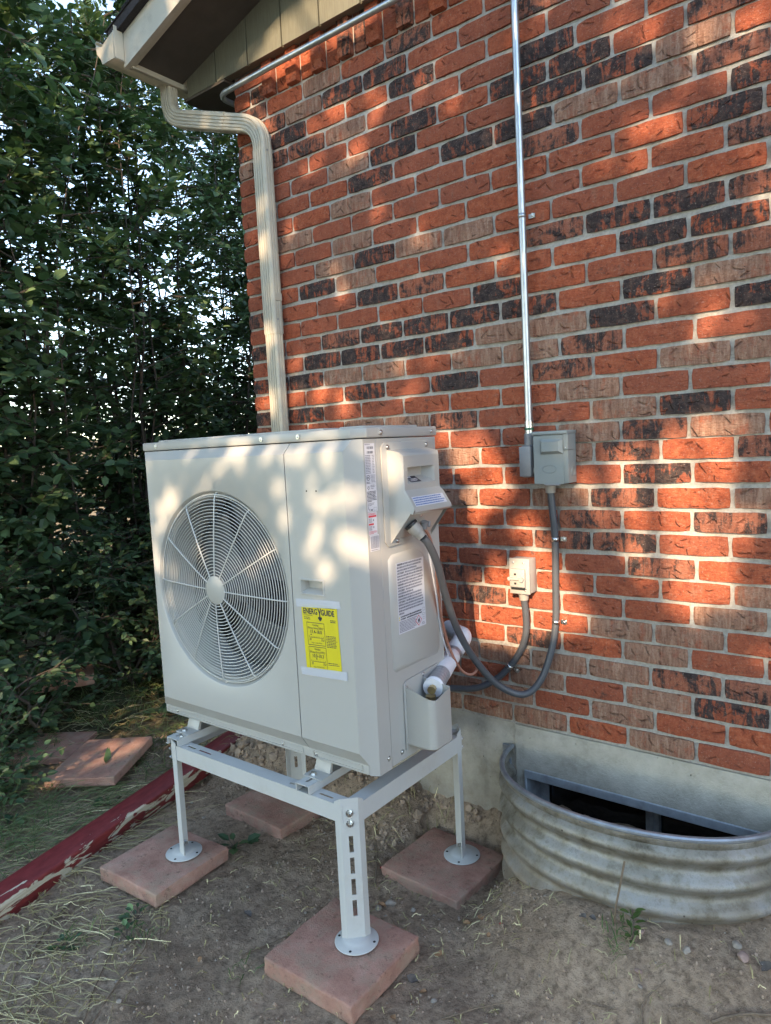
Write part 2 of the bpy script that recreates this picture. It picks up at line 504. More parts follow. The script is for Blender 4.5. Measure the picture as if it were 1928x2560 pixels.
def well_mat():
    t = NT('weathered_galvanised'); p = t.pos()
    a = t.noise(p, 13, 9, 0.75)
    c = t.ramp(a, [(0.32, (0.12, 0.10, 0.07)), (0.46, (0.25, 0.23, 0.19)), (0.57, (0.35, 0.34, 0.315)), (0.70, (0.37, 0.40, 0.435))])
    z = t.n('ShaderNodeSeparateXYZ'); t.link(p, z.inputs[0])
    low = t.math('MULTIPLY_ADD', z.outputs[2], -7.0, -1.55, clamp=True)
    low = t.math('MULTIPLY', low, t.math('MULTIPLY_ADD', t.noise(p, 20, 7, 0.7), 1.6, -0.1), clamp=True)
    c = t.mix(low, c, (0.20, 0.15, 0.105))
    rust = t.ramp(t.noise(p, 26, 8, 0.8), [(0.53, 0.0), (0.66, 0.75)])
    c = t.mix(rust, c, (0.17, 0.125, 0.08))
    dots = t.ramp(t.voro(p, 30).outputs['Distance'], [(0.07, 1.0), (0.11, 0.0)])
    dots = t.math('MULTIPLY', dots, t.ramp(t.noise(p, 9, 2), [(0.55, 0.0), (0.62, 0.9)]))
    c = t.mix(dots, c, (0.05, 0.035, 0.025))
    met = t.math('SUBTRACT', 0.75, t.math('ADD', low, t.math('MULTIPLY', rust, 0.5)), clamp=True)
    t.bump(t.noise(p, 90, 6, 0.7), 0.5, 0.003)
    return t.fin(c, t.math('MULTIPLY_ADD', a, 0.35, 0.42), met, 0.4)
MT['well'] = well_mat()
MT['wellrim'] = plain('galvanised_rim', (0.30, 0.325, 0.36), 0.45, 0.7, 0.2, 25, 0.2, 90, dirt=(0.17, 0.16, 0.15))

def timber_mat():
    t = NT('peeling_red_paint'); p = t.pos('Object')
    mp = t.n('ShaderNodeMapping'); t.link(p, mp.inputs[0]); mp.inputs['Scale'].default_value = (6.5, 24, 24)
    n = t.noise(mp.outputs[0], 1.0, 7, 0.62, 0.9)
    s = t.n('ShaderNodeSeparateXYZ'); t.link(p, s.inputs[0])
    side = t.math('MULTIPLY_ADD', s.outputs[1], -3.2, -0.02)
    bare = t.ramp(t.math('ADD', n, side), [(0.625, 0.0), (0.635, 1.0)])
    gr = t.n('ShaderNodeMapping'); t.link(p, gr.inputs[0]); gr.inputs['Scale'].default_value = (6, 160, 160)
    grain = t.noise(gr.outputs[0], 1.0, 4, 0.6)
    red = t.ramp(t.noise(mp.outputs[0], 3.0, 4), [(0.3, (0.125, 0.016, 0.018)), (0.7, (0.21, 0.033, 0.034))])
    wood = t.ramp(grain, [(0.3, (0.34, 0.30, 0.22)), (0.7, (0.60, 0.55, 0.44))])
    c = t.mix(bare, red, wood)
    h = t.math('ADD', t.math('MULTIPLY', grain, 0.35), t.math('MULTIPLY', bare, -1.0))
    t.bump(h, 0.7, 0.002)
    return t.fin(c, t.math('MULTIPLY_ADD', bare, 0.35, 0.45), 0, 0.4)
MT['timber'] = timber_mat()

def siding_mat():
    t = NT('olive_siding_paint'); p = t.pos()
    mp = t.n('ShaderNodeMapping'); t.link(p, mp.inputs[0]); mp.inputs['Scale'].default_value = (240, 240, 10)
    g = t.noise(mp.outputs[0], 1.0, 5, 0.7, 0.6)
    c = t.ramp(g, [(0.3, (0.105, 0.10, 0.072)), (0.7, (0.165, 0.158, 0.115))])
    t.bump(g, 0.8, 0.002)
    return t.fin(c, 0.6, 0, 0.35)
MT['siding'] = siding_mat()

def leaf_mat(name, c0, c1, c2, trans=0.28):
    t = NT(name)
    r = t.n('ShaderNodeNewGeometry').outputs['Random Per Island']
    oi = t.n('ShaderNodeObjectInfo').outputs['Random']
    q = t.math('FRACT', t.math('ADD', r, oi))
    c = t.ramp(q, [(0.0, c0), (0.45, c1), (0.9, c2), (0.985, tuple(min(1, x * 1.9) for x in c2))])
    t.fin(c, 0.42, 0, 0.4)
    tl = t.n('ShaderNodeBsdfTranslucent')
    t.link(t.mix(0.5, c, (0.12, 0.2, 0.02)), tl.inputs[0])
    ms = t.n('ShaderNodeMixShader'); ms.inputs[0].default_value = trans
    t.link(t.b.outputs[0], ms.inputs[1]); t.link(tl.outputs[0], ms.inputs[2])
    t.link(ms.outputs[0], t.out.inputs[0])
    return t.mat
MT['leaf'] = leaf_mat('hedge_leaf', (0.045, 0.088, 0.046), (0.070, 0.125, 0.062), (0.110, 0.168, 0.075), 0.34)
MT['leaf2'] = leaf_mat('bright_leaf', (0.05, 0.09, 0.025), (0.075, 0.13, 0.035), (0.12, 0.17, 0.05), 0.35)
MT['grass'] = leaf_mat('green_grass', (0.06, 0.10, 0.03), (0.10, 0.15, 0.045), (0.17, 0.20, 0.08))
MT['straw'] = leaf_mat('dry_straw', (0.22, 0.185, 0.075), (0.36, 0.30, 0.14), (0.52, 0.45, 0.26), 0.15)
# ================================================================== THE HOUSE
L = 0.19786; H = 0.2032 / 3
JT = '0,-1,-96 0,1,103 1,-2,-214 1,0,-13 1,2,186 2,-3,-298 2,-1,-103 2,1,95 3,-2,-219 3,0,-24 3,2,176 4,-1,-107 4,1,88 4,3,284 5,-2,-212 5,0,-13 5,2,183 6,-1,-102 6,1,94 6,3,292 7,-2,-190 7,0,8 7,2,201 8,-3,-291 8,-1,-90 8,1,109 9,-2,-197 9,0,2 9,2,197 10,-3,-303 10,-1,-101 10,1,98 11,-2,-200 11,0,-2 11,2,202 12,-1,-98 12,1,101 13,-2,-184 13,0,15 13,2,212 14,-1,-99 14,1,92 14,3,287 15,-2,-189 15,0,8 15,2,205 16,-13,-1285 16,-11,-1092 16,-9,-891 16,-7,-693 16,-5,-494 16,-3,-296 16,-1,-97 16,1,97 17,-14,-1379 17,-12,-1176 17,-10,-972 17,-8,-771 17,-6,-574 17,-2,-180 17,0,12 17,2,204 18,-13,-1276 18,-11,-1078 18,-9,-877 18,-7,-679 18,-5,-483 18,-3,-285 18,-1,-85 18,1,110 19,-14,-1380 19,-12,-1180 19,-10,-987 19,-2,-193 19,0,7 19,2,204 20,-13,-1278 20,-11,-1079 20,-3,-288 20,-1,-90 20,1,106 21,-14,-1383 21,-12,-1187 21,-10,-988 21,-2,-193 21,0,4 21,2,201 22,-13,-1288 22,-11,-1086 22,-1,-98 22,1,96 23,-14,-1385 23,-12,-1188 23,-10,-990 23,-2,-196 23,0,-1 23,2,192 24,-13,-1289 24,-11,-1089 24,-1,-103 24,1,90 25,-14,-1392 25,-12,-1195 25,-10,-997 25,-2,-204 25,0,-5 25,2,190 26,-13,-1291 26,-11,-1091 26,-1,-107 26,1,89 26,3,281 27,-14,-1393 27,-12,-1193 27,-10,-993 27,-2,-203 27,0,0 27,2,199 28,-13,-1296 28,-11,-1100 28,-3,-286 28,-1,-86 28,1,114 29,-14,-1394 29,-12,-1195 29,-10,-992 29,-2,-190 29,0,11 29,2,209 30,-13,-1291 30,-11,-1094 30,-3,-301 30,-1,-105 30,1,94 31,-14,-1397 31,-12,-1199 31,-10,-999 32,-13,-1291 32,-11,-1093 33,-14,-1398 33,-12,-1202 34,-13,-1300'
JOINT = {}
for q in JT.split():
    a, b, c = (int(x) for x in q.split(','))
    JOINT[(a, b)] = c / 1000.0
ROWDZ = [2, 1, 1, 2, 5, 1, 0, 0, -3, 0, 0, 0, 4, 4, -3, -5, -8, -8, -7, -5, -3, -3, -3, 2, 2, 3, 3, 2, 4, 4, 0, -1, 1, 0, 2]
ROWDX = [4, -14, -3, -18, -10, -14, -4, 6, 8, 1, -3, 0, 2, 14, -5, 8, 0, 14, 12, 5, 8, 3, -1, -1, -4, -7, -8, -4, 4, 2, -5, -11, -5, -14, -14]
CLS = """????tttrtrr ?????ttrtrr ?????rtrtdd ??????tttmm ?????rmrtrr ??????rrttr ?????mrrrtt ?????mrrrrt ?????rrrmrr ?????rrmmrr
????rrrmrmr ?????trtmrt ?????r?rdrr ?????trtmrm ????rrrtmtr m?rttmrrtdr mdrrrrrtrrr rrrdrdrmrtt ddttrttmrrr rrddddttdrd drmddddrdtr rrrrrrdrrmm
mrrdmrrrddr rrdtrrrmddm rrtdttrrrrm rrrtrrrrrrm rtrrrrrrrdr rrrtrrrmrrd rrrdrddttmr rrrtdrrddtr rrrrdrddrmr tmmtrrrdrrr mdrrdrrrrrr rmtddrrmrrr mrtrmrrrrrr""".split()
XC = -1.683            # the house corner
XE = 4.66              # far end of the gable wall
KIND = {'r': 'red', 'd': 'dark', 't': 'tan', 'm': 'mix'}

house = thing('brick_house', 'red brick house gable end with flashed dark and tan bricks, olive siding and concrete foundation', 'house', (0, 0, 0))

wb = MB()
wb.box(XC + 0.004, XE, 0.008, 0.14, -0.002, 2.60)
wb.box(XC + 0.008, XC + 0.14, 0.14, 7.0, -0.002, 2.56)
wall = wb.build('brick_wall', MT['mortar'], house, smooth=0)

def brick_mesh(i, dark=False):
    r = random.Random(100 + i)
    nx, nz = 6, 3
    xs = [-0.5 + (k / nx) for k in range(nx + 1)]
    hz = (H - 0.0105) / 2
    zs = [-hz + 2 * hz * k / nz for k in range(nz + 1)]
    verts = []; faces = []
    tilt = r.uniform(-0.0012, 0.0012)
    for j, z in enumerate(zs):
        for k, x in enumerate(xs):
            ex = k in (0, nx); ez = j in (0, nz)
            y = r.uniform(-0.0009, 0.0009) + tilt * (x * 2)
            dx = dz = 0
            if ex: dx = r.uniform(-0.006, 0.0035) * (1 if x > 0 else -1); y += 0.0022
            if ez: dz = r.uniform(-0.0016, 0.0006) * (1 if z > 0 else -1); y += 0.0018
            if ex and ez: dx -= 0.009 * (1 if x > 0 else -1); dz -= 0.0014 * (1 if z > 0 else -1); y += 0.001
            verts.append((x + dx, y, z + dz))
    n = nx + 1
    for j in range(nz):
        for k in range(nx):
            a = j * n + k
            faces.append((a, a + 1, a + n + 1, a + n))
    rim = list(range(n)) + [n * (j + 1) - 1 + 0 for j in range(1, nz + 1)] + [nz * n + k for k in range(nx - 1, -1, -1)] + [j * n for j in range(nz - 1, 0, -1)]
    b = len(verts)
    for q in rim:
        v = verts[q]
        verts.append((v[0], 0.030, v[2]))
    m = len(rim)
    for q in range(m):
        faces.append((rim[q], b + q, b + (q + 1) % m, rim[(q + 1) % m]))
    return verts, faces
BV = [brick_mesh(i) for i in range(10)]
BME = {}
for i, (v, f) in enumerate(BV):
    for k in BR:
        me = bpy.data.meshes.new('brick')
        me.from_pydata(v, [], f)
        me.materials.append(BR[k])
        me.polygons.foreach_set('use_smooth', [True] * len(f))
        me.set_sharp_from_angle(angle=R2(40))
        BME[(i, k)] = me

def jx(row, u2):
    if (row, u2) in JOINT: return JOINT[(row, u2)]
    return u2 / 2 * L + ROWDX[row] / 1000 + (((row * 37 + u2 * 17) % 7) - 3) * 0.001
bricks = []      # (x0,x1,z,kind)
for row in range(35):
    z = (row + 0.5) * H + ROWDZ[row] / 1000
    edges = []
    u2 = -15 if row % 2 == 0 else -16
    edges = [XC - 0.005]
    idx = -8 if row % 2 == 0 else -9
    first = idx
    while True:
        x = jx(row, u2)
        edges.append(x)
        u2 += 2
        if x > XE - 0.05: break
    for k in range(len(edges) - 1):
        ci = k
        s = CLS[row]
        c = s[ci] if ci < len(s) else '?'
        if c == '?':
            c = rnd.choices('rdtm', (60, 14, 16, 10))[0]
        x0 = edges[k] + 0.005; x1 = min(edges[k + 1] - 0.005, XE)
        if x1 - x0 > 0.03:
            bricks.append((x0, x1, z, KIND[c]))
# two courses beside the soldier course at the corner
for row, xs in ((35, (-1.688, -1.590, -1.500)), (36, (-1.688, -1.500))):
    for k in range(len(xs) - 1):
        bricks.append((xs[k] + 0.005, xs[k + 1] - 0.005, (row + 0.5) * H + 0.002, rnd.choice(['red', 'mix', 'red'])))

def project(p):
    c = CAMR.transposed() @ (Vector(p) - CAM)
    if c.z > -0.05: return None
    return 0.5 + (1750 / 1928) * c.x / -c.z, 0.5 - (1750 / 2560) * c.y / -c.z, -c.z
def show_size(b):
    q = project(((b[0] + b[1]) / 2, 0, b[2]))
    if q is None or not (-0.04 < q[0] < 1.04 and -0.02 < q[1] < 1.02): return 0.0
    px, py = q[0] * 1928, q[1] * 2560
    # hidden behind the heat pump
    if 370 < px < 1070 and 1095 < py < 1900: return 0.0
    return (b[1] - b[0]) / q[2] ** 2 * (1.6 - b[0] * 0.01)
order = sorted(range(len(bricks)), key=lambda i: -show_size(bricks[i]))
singles = set(i for i in order[:300] if show_size(bricks[i]) > 0)
field = MB(); frnd = []
fm = {k: i for i, k in enumerate(BR)}
for i, (x0, x1, z, kind) in enumerate(bricks):
    vi = (i * 7 + int(z * 100)) % 10
    yo = rnd.uniform(-0.0022, 0.0022)
    rz = rnd.uniform(-0.006, 0.006)
    if i in singles:
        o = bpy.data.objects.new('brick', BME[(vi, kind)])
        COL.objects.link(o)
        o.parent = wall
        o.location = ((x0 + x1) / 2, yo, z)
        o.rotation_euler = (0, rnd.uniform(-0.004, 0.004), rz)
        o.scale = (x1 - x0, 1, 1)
    else:
        v, f = BV[vi]
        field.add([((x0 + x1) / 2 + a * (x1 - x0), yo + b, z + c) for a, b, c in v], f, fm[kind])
        frnd += [rnd.random()] * len(f)
# return wall round the corner
for row in range(37):
    y = 0.105 if row % 2 else 0.204
    while y < 2.2:
        kind = rnd.choices(['red', 'dark', 'tan', 'mix'], (60, 14, 16, 10))[0]
        v, f = BV[rnd.randrange(10)]
        y1 = min(y + L - 0.01, 2.3)
        field.add([(XC + b, (y + y1) / 2 - a * (y1 - y), (row + 0.5) * H + c) for a, b, c in v], f, fm[kind])
        frnd += [rnd.random()] * len(f)
        y += L
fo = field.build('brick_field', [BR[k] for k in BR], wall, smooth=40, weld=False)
fo['kind'] = 'stuff'
fo.data.attributes.new('rnd', 'FLOAT', 'FACE').data.foreach_set('value', frnd)

# soldier course, every other brick proud
x = -1.497; i = 0
sold = []
while x < 2.2:
    w = 0.0575
    proud = -0.018 if i % 2 == 0 else 0.0
    sold.append((x, w, proud))
    x += 0.0665; i += 1
for i, (x, w, proud) in enumerate(sold):
    b = MB().box(x, x + w, proud, 0.03, 2.376 + rnd.uniform(-.002, .002), 2.574, 0.0035, 2)
    c = rnd.choices(['red', 'tan', 'mix'], (80, 10, 10))[0]
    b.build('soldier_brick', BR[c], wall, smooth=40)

# ---------------------------------------------------------------- foundation with window opening
WX0, WX1, WZ0, WZ1 = -0.452, 0.300, -0.72, -0.158
fd = MB()
fd.slotplate(XC + 0.012, -0.484, -1.0, -0.004, [], lambda u, v, w: (u, 0.011 + w, v), 0.2)
fd.slotplate(-0.484, XE, -1.0, -0.004, [(WX0, WX1, WZ0, WZ1)], lambda u, v, w: (u, 0.004 + w, v), 0.2)
fd.box(XC + 0.012, XC + 0.2, 0.215, 7.0, -1.0, -0.004)
fd.build('foundation', MT['concrete'], house, smooth=0)

win = MB()
for a, b, c, d in ((WX0, WX1, WZ1 - 0.028, WZ1), (WX0, WX0 + 0.008, WZ0, WZ1 - 0.028), (WX1 - 0.008, WX1, WZ0, WZ1 - 0.028), (WX0, WX1, WZ0 - .01, WZ0 + 0.02)):
    win.box(a, b, -0.002, 0.15, c, d, 0.0015, 1)
bw = win.build('basement_window', MT['buck'], house, smooth=30)
f = MB()
f.box(WX0 + 0.009, WX0 + 0.045, 0.095, 0.125, WZ0 + .02, WZ1 - 0.029, 0.003)
f.box(WX1 - 0.045, WX1 - 0.009, 0.095, 0.125, WZ0 + .02, WZ1 - 0.029, 0.003)
f.box(WX0 + 0.045, WX1 - 0.045, 0.095, 0.125, WZ1 - 0.055, WZ1 - 0.029, 0.003)
f.box(WX0 + 0.045, WX1 - 0.045, 0.095, 0.125, WZ0 + 0.02, WZ0 + .05, 0.003)
f.build('window_frame', MT['buck'], bw)
m = MB().box(-0.074, -0.032, 0.088, 0.128, WZ0 + .05, WZ1 - .055, 0.004)
m.box(-0.058, -0.048, 0.083, 0.09, WZ0 + .05, WZ1 - .055, 0.002)
m.build('mullion', MT['buck'], bw)
MB().box(WX0 + 0.045, -0.074, 0.106, 0.112, WZ0 + .05, WZ1 - .055).build('pane', MT['glass'], bw)
MB().box(-0.032, WX1 - 0.045, 0.114, 0.120, WZ0 + .05, WZ1 - .055).build('pane', MT['glass'], bw)
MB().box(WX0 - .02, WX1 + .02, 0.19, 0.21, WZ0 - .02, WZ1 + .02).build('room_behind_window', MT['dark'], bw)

# ---------------------------------------------------------------- gable siding, soffit, rake, roof
SL = 0.27
def zs(x):
    if x > 1.50: x = 3.0 - x
    return 2.56 + SL * (x + 1.97)
sid = MB()
for a, b in ((-1.925, 1.5), (1.5, 4.9)):
    sid.prism([(a, 2.503), (b, 2.503), (b, zs(b) + 0.02), (a, zs(a) + 0.02)], 'y', -0.034, -0.006)
gable = sid.build('gable_siding', MT['siding'], house, smooth=0)
gx = [-1.925] + [-1.732 + 0.1935 * k for k in range(34)]
for a, b in zip(gx, gx[1:]):
    if b > 4.8: break
    a2, b2 = a + 0.004, b - 0.004
    top = [(b2, zs(b2) + 0.01), (a2, zs(a2) + 0.01)]
    if a2 < 1.5 < b2: top = [(b2, zs(b2) + 0.01), (1.5, zs(1.5) + .01), (a2, zs(a2) + 0.01)]
    MB().prism([(a2, 2.5), (b2, 2.5)] + top, 'y', -0.046, -0.0345).build('siding_board', MT['siding'], gable, smooth=0)

YR = -0.31
so = MB()
for a, b in ((-1.968, 1.5), (1.5, 4.9)):
    za, zb = zs(a), zs(b)
    so.add([(a, YR + .02, za), (b, YR + .02, zb), (b, -0.0462, zb), (a, -0.0462, za), (a, YR + .02, za + .02), (b, YR + .02, zb + .02), (b, -0.0462, zb + .02), (a, -0.0462, za + .02)],
           [(0, 1, 2, 3), (4, 7, 6, 5), (0, 4, 5, 1), (1, 5, 6, 2), (2, 6, 7, 3), (3, 7, 4, 0)])
so.build('soffit', MT['soffit'], house, smooth=0)
eb = MB().box(-1.95, XC - 0.002, -0.044, 7.0, 2.490, 2.502)
eb.build('eave_soffit', MT['soffit'], house, smooth=0)
MB().box(-1.969, -1.951, -0.288, 7.0, 2.545, 2.66, 0.002, 1).build('eave_fascia', MT['gutter'], house, smooth=0)
def slopebar(name, mat, y0, y1, lo, hi, ends=(-1.978, 4.92), bev=0.0):
    mb = MB()
    for a, b in ((ends[0], 1.5), (1.5, ends[1])):
        mb.prism([(a, zs(a) + lo), (b, zs(b) + lo), (b, zs(b) + hi), (a, zs(a) + hi)], 'y', y0, y1, bev=bev)
    return mb.build(name, mat, house, smooth=30)
slopebar('rake_board', MT['rake'], YR, YR + 0.019, -0.014, 0.112)
slopebar('rake_trim_strip', MT['gutter'], YR + 0.0195, YR + 0.036, -0.012, -0.001)
slopebar('roof_shingles', MT['shingle'], YR - 0.028, 7.1, 0.114, 0.150, (-2.03, 4.96))
for k in range(5):
    slopebar('shingle_edge', MT['shingle'], YR - 0.034 - 0.002 * (k % 2), 7.1, 0.1502 + k * 0.0045, 0.1545 + k * 0.0045, (-2.045 + k * .13, 4.9))

# ================================================================== GUTTER AND DOWNSPOUT
g = thing('gutter', 'beige metal gutter with open end at the corner of the eave', 'gutter', (-2.03, -0.35, 2.56))
gm = MB()
prof = [(-1.972, 2.668), (-1.972, 2.563), (-2.050, 2.566), (-2.062, 2.590), (-2.085, 2.618), (-2.092, 2.650), (-2.100, 2.664), (-2.088, 2.668)]
y0, y1 = -0.355, 7.0
for (a, b), (c, d) in zip(prof, prof[1:]):
    gm.quad((a, y0, b), (c, y0, d), (c, y1, d), (a, y1, b))
    k = 0.0022
gt = gm.build('gutter_trough', MT['gutter'], g, smooth=30)
sm = gt.modifiers.new('solid', 'SOLIDIFY'); sm.thickness = 0.0025; sm.offset = 0
ec = MB().prism([(-1.969, 2.66), (-1.969, 2.562), (-2.053, 2.5655), (-2.064, 2.590), (-2.087, 2.618), (-2.092, 2.648), (-2.075, 2.640), (-2.05, 2.632), (-2.02, 2.645)], 'y', -0.359, -0.3565)
ec.build('gutter_end_cap', MT['gutter'], g, smooth=0)
MB().box(-1.9705, -1.968, -0.352, -0.312, 2.566, 2.69, 0.001, 1).build('gutter_tab', MT['gutter'], g, smooth=0)

d = thing('downspout', 'beige ribbed rectangular downspout with two elbows at the house corner', 'downspout', (-1.497, -0.036, 0))
def rect_sweep(path, W, D, side_hint, ribs=True, n_r=4):
    """rectangular ribbed pipe swept along path; W across, D deep"""
    half = []
    def prof():
        pts = []
        w, dd = W / 2, D / 2
        # front side (toward -n) with ribs
        k = 4
        pts.append((-w, -dd + 0.006)); pts.append((-w + 0.006, -dd))
        x = -w + 0.010
        while x < w - 0.012:
            pts += [(x, -dd), (x + 0.0018, -dd + 0.0042), (x + 0.0042, -dd + 0.0042), (x + 0.006, -dd)]
            x += 0.0128
        pts.append((w - 0.006, -dd)); pts.append((w, -dd + 0.006))
        y = -dd + 0.016
        while y < dd - 0.012:
            pts += [(w, y), (w - 0.003, y + 0.0018), (w - 0.003, y + 0.0042), (w, y + 0.006)]
            y += 0.014
        pts.append((w, dd - 0.006)); pts.append((w - 0.006, dd))
        pts.append((-w + 0.006, dd)); pts.append((-w, dd - 0.006))
        return pts
    pr = prof()
    n = len(pr)
    mb = MB()
    P = [Vector(p) for p in path]
    verts = []
    for i, p in enumerate(P):
        t = (P[min(i + 1, len(P) - 1)] - P[max(0, i - 1)]).normalized()
        s = Vector(side_hint)
        dpt = (s - t * s.dot(t)).normalized()       # depth axis, away from camera
        w = dpt.cross(t).normalized()
        if w.x < 0 and abs(t.z) > 0.5: w = -w
        if abs(t.z) <= 0.5 and w.z < 0: w = -w
        verts += [p + w * a + dpt * b for a, b in pr]
    # keep orientation continuous
    faces = []
    for i in range(len(P) - 1):
        for j in range(n):
            faces.append((i * n + j, i * n + (j + 1) % n, (i + 1) * n + (j + 1) % n, (i + 1) * n + j))
    mb.add(verts, faces)
    return mb
def arc(p0, p1, p2, k=7, r=0.055):
    """rounded corner at p1"""
    p0, p1, p2 = Vector(p0), Vector(p1), Vector(p2)
    a = p1 + (p0 - p1).normalized() * r; b = p1 + (p2 - p1).normalized() * r
    return [a.lerp(p1, t).lerp(p1.lerp(b, t), t) for t in [i / k for i in range(k + 1)]]
A0 = (-1.998, -0.085, 2.580); A1 = (-1.998, -0.085, 2.425); A2 = (-1.497, -0.037, 2.262); A3 = (-1.497, -0.037, 1.0); A4 = (-1.497, -0.037, -0.30)
def sweep_parts(path, name, W=0.068, D=0.046):
    # consistent frame along the bend: width axis turned with the path in the x-z plane
    P = [Vector(p) for p in path]
    pr = []
    w, dd = W / 2, D / 2
    pr += [(-w, -dd + 0.005), (-w + 0.005, -dd)]
    x = -w + 0.009
    while x < w - 0.012:
        pr += [(x, -dd), (x + 0.002, -dd + 0.0045), (x + 0.0046, -dd + 0.0045), (x + 0.0066, -dd)]
        x += 0.0128
    pr += [(w - 0.005, -dd), (w, -dd + 0.005)]
    y = -dd + 0.014
    while y < dd - 0.010:
        pr += [(w, y), (w - 0.0025, y + 0.002), (w - 0.0025, y + 0.004), (w, y + 0.006)]
        y += 0.013
    pr += [(w, dd - 0.005), (w - 0.005, dd), (-w + 0.005, dd), (-w, dd - 0.005)]
    n = len(pr)
    V = []; F = []
    for i, p in enumerate(P):
        t = (P[min(i + 1, len(P) - 1)] - P[max(0, i - 1)]).normalized()
        dep = Vector((0, 1, 0)); dep = (dep - t * dep.dot(t)).normalized()
        wx = dep.cross(t).normalized()          # for t=-z gives -x*... fixed sign below
        if i == 0:
            sgn = 1 if wx.x > 0 else -1
        V += [p + wx * sgn * a + dep * b for a, b in pr]
    for i in range(len(P) - 1):
        for j in range(n):
            F.append((i * n + j, i * n + (j + 1) % n, (i + 1) * n + (j + 1) % n, (i + 1) * n + j))
    F.append(tuple(range(n))); F.append(tuple((len(P) - 1) * n + j for j in range(n)))
    return MB().add(V, F).build(name, MT['gutter'], d, smooth=50)
up = arc(A0, A1, A2, 9, 0.075)
lo_ = arc(A1, A2, A3, 9, 0.085)
sweep_parts([A0] + up + [up[-1].lerp(lo_[0], 0.1)], 'upper_elbow')
sweep_parts([up[-1].lerp(lo_[0], t) for t in (0.06, 0.3, 0.6, 0.72)], 'sloping_pipe', 0.071, 0.049)
sweep_parts([up[-1].lerp(lo_[0], t) for t in (0.68, 0.95)] + lo_ + [(-1.497, -0.037, 2.145)], 'lower_elbow')
sweep_parts([(-1.497, -0.037, z) for z in (2.165, 1.9, 1.6, 1.445)], 'pipe', 0.071, 0.049)
sweep_parts([(-1.497, -0.037, z) for z in (1.46, 1.0, 0.5, 0.0, -0.36)], 'pipe', 0.066, 0.045)
for z in (2.155, 1.50):
    MB().cyl((-1.4615, -0.045, z), (-1.459, -0.045, z), 0.004, 10).build('rivet', MT['cast'], d)
MB().box(-1.4615, -1.4595, -0.055, -0.016, 1.575, 1.605, 0.001, 1).build('strap', MT['gutter'], d, smooth=0)
# ================================================================== GROUND
def fb(x, y, s, seed=0.0, o=4):
    return mnoise.fractal(Vector((x * s, y * s, seed)), 0.9, 2.1, o)
WCX, WCY, WA, WB_ = -0.072, 0.0, 0.424, 0.354
def well_d(x, y):
    return math.hypot((x - WCX) / WA, (y - WCY) / WB_)
def sstep(a, b, x):
    t = min(1, max(0, (x - a) / (b - a))); return t * t * (3 - 2 * t)
def gz(x, y, detail=True):
    z = -0.458
    # bank of loose earth against the wall
    z += 0.135 * sstep(-0.30, -0.02, y) * sstep(-2.4, -1.7, x)
    z -= 0.02 * sstep(-0.3, 0.2, x) * sstep(-0.7, -1.2, y)
    # earth piled round the window well
    wd = well_d(x, min(y, 0.0))
    z = max(z, -0.458 + 0.150 * (0.25 + 0.75 * sstep(-0.52, -0.12, x)) * (1 - sstep(1.0, 1.95, wd)))
    # scooped flat for the paver by the wall, and the one behind
    for (cx, cy, hx, hy, zz) in ((-0.645, -0.225, 0.16, 0.15, -0.470), (-1.40, -0.30, 0.19, 0.12, -0.462)):
        dd = max(abs(x - cx) / hx, abs(y - cy) / hy)
        k = 1 - sstep(1.0, 1.75, dd)
        z = z * (1 - k) + zz * k
    z += 0.035 * sstep(-1.95, -2.6, x)
    if detail:
        z += 0.012 * fb(x, y, 3.1) + 0.0075 * fb(x, y, 12, 3.0) + 0.0045 * fb(x, y, 42, 7.0, 3)
        bank = sstep(-0.45, -0.1, y) * (1 - sstep(-0.4, -0.2, x))
        z += bank * 0.020 * fb(x, y, 22, 5.0)
    if wd < 0.90 and y < 0.02 and y > -0.5 and x > WCX - WA and x < WCX + WA: z = -0.86
    return z
def axis(lo, hi, step, far):
    a = list(np.arange(lo, hi + 1e-6, step))
    s = step; x = lo; left = []
    while x > -far:
        s *= 1.35; x -= s; left.append(x)
    s = step; x = hi; right = []
    while x < far:
        s *= 1.35; x += s; right.append(x)
    return left[::-1] + a + right
gxs = axis(-3.7, 1.15, 0.0135, 420); gys = axis(-1.95, 0.06, 0.0135, 420)
V = [(x, y, gz(x, y, -8 < x < 4 and -5 < y < 5)) for y in gys for x in gxs]
n = len(gxs)
F = [(j * n + i, j * n + i + 1, (j + 1) * n + i + 1, (j + 1) * n + i) for j in range(len(gys) - 1) for i in range(n - 1)]
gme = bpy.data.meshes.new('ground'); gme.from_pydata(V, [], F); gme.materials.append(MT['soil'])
gme.polygons.foreach_set('use_smooth', [True] * len(F))
ground = bpy.data.objects.new('ground', gme); COL.objects.link(ground)
tag(ground, 'bare brown soil in front of the house running into lawn', 'ground', kind='structure')

# loose crumbs of earth: nobody could count them
ico = bmesh.new(); bmesh.ops.create_icosphere(ico, subdivisions=1, radius=1.0)
ICV = np.array([v.co[:] for v in ico.verts]); ICF = [tuple(v.index for v in f.verts) for f in ico.faces]; ico.free()
def lumps(name, spots, mat, kind='stuff', label=None):
    vs = []; fs = []
    rg = np.random.RandomState(5)
    for (x, y, z, s) in spots:
        v = ICV * (1 + rg.uniform(-0.38, 0.30, (12, 1))) * s * rg.uniform(0.65, 1.25, 3)
        a = rg.uniform(0, 6.28); c, d_ = math.cos(a), math.sin(a)
        v = v @ np.array([[c, -d_, 0], [d_, c, 0], [0, 0, 1]])
        b = len(vs)
        vs += [(p[0] + x, p[1] + y, p[2] + z) for p in v]
        fs += [tuple(b + i for i in f) for f in ICF]
    me = bpy.data.meshes.new(name); me.from_pydata(vs, [], fs); me.materials.append(mat)
    o = bpy.data.objects.new(name, me); COL.objects.link(o)
    tag(o, label, None, kind=kind); o['category'] = 'soil'
    return o
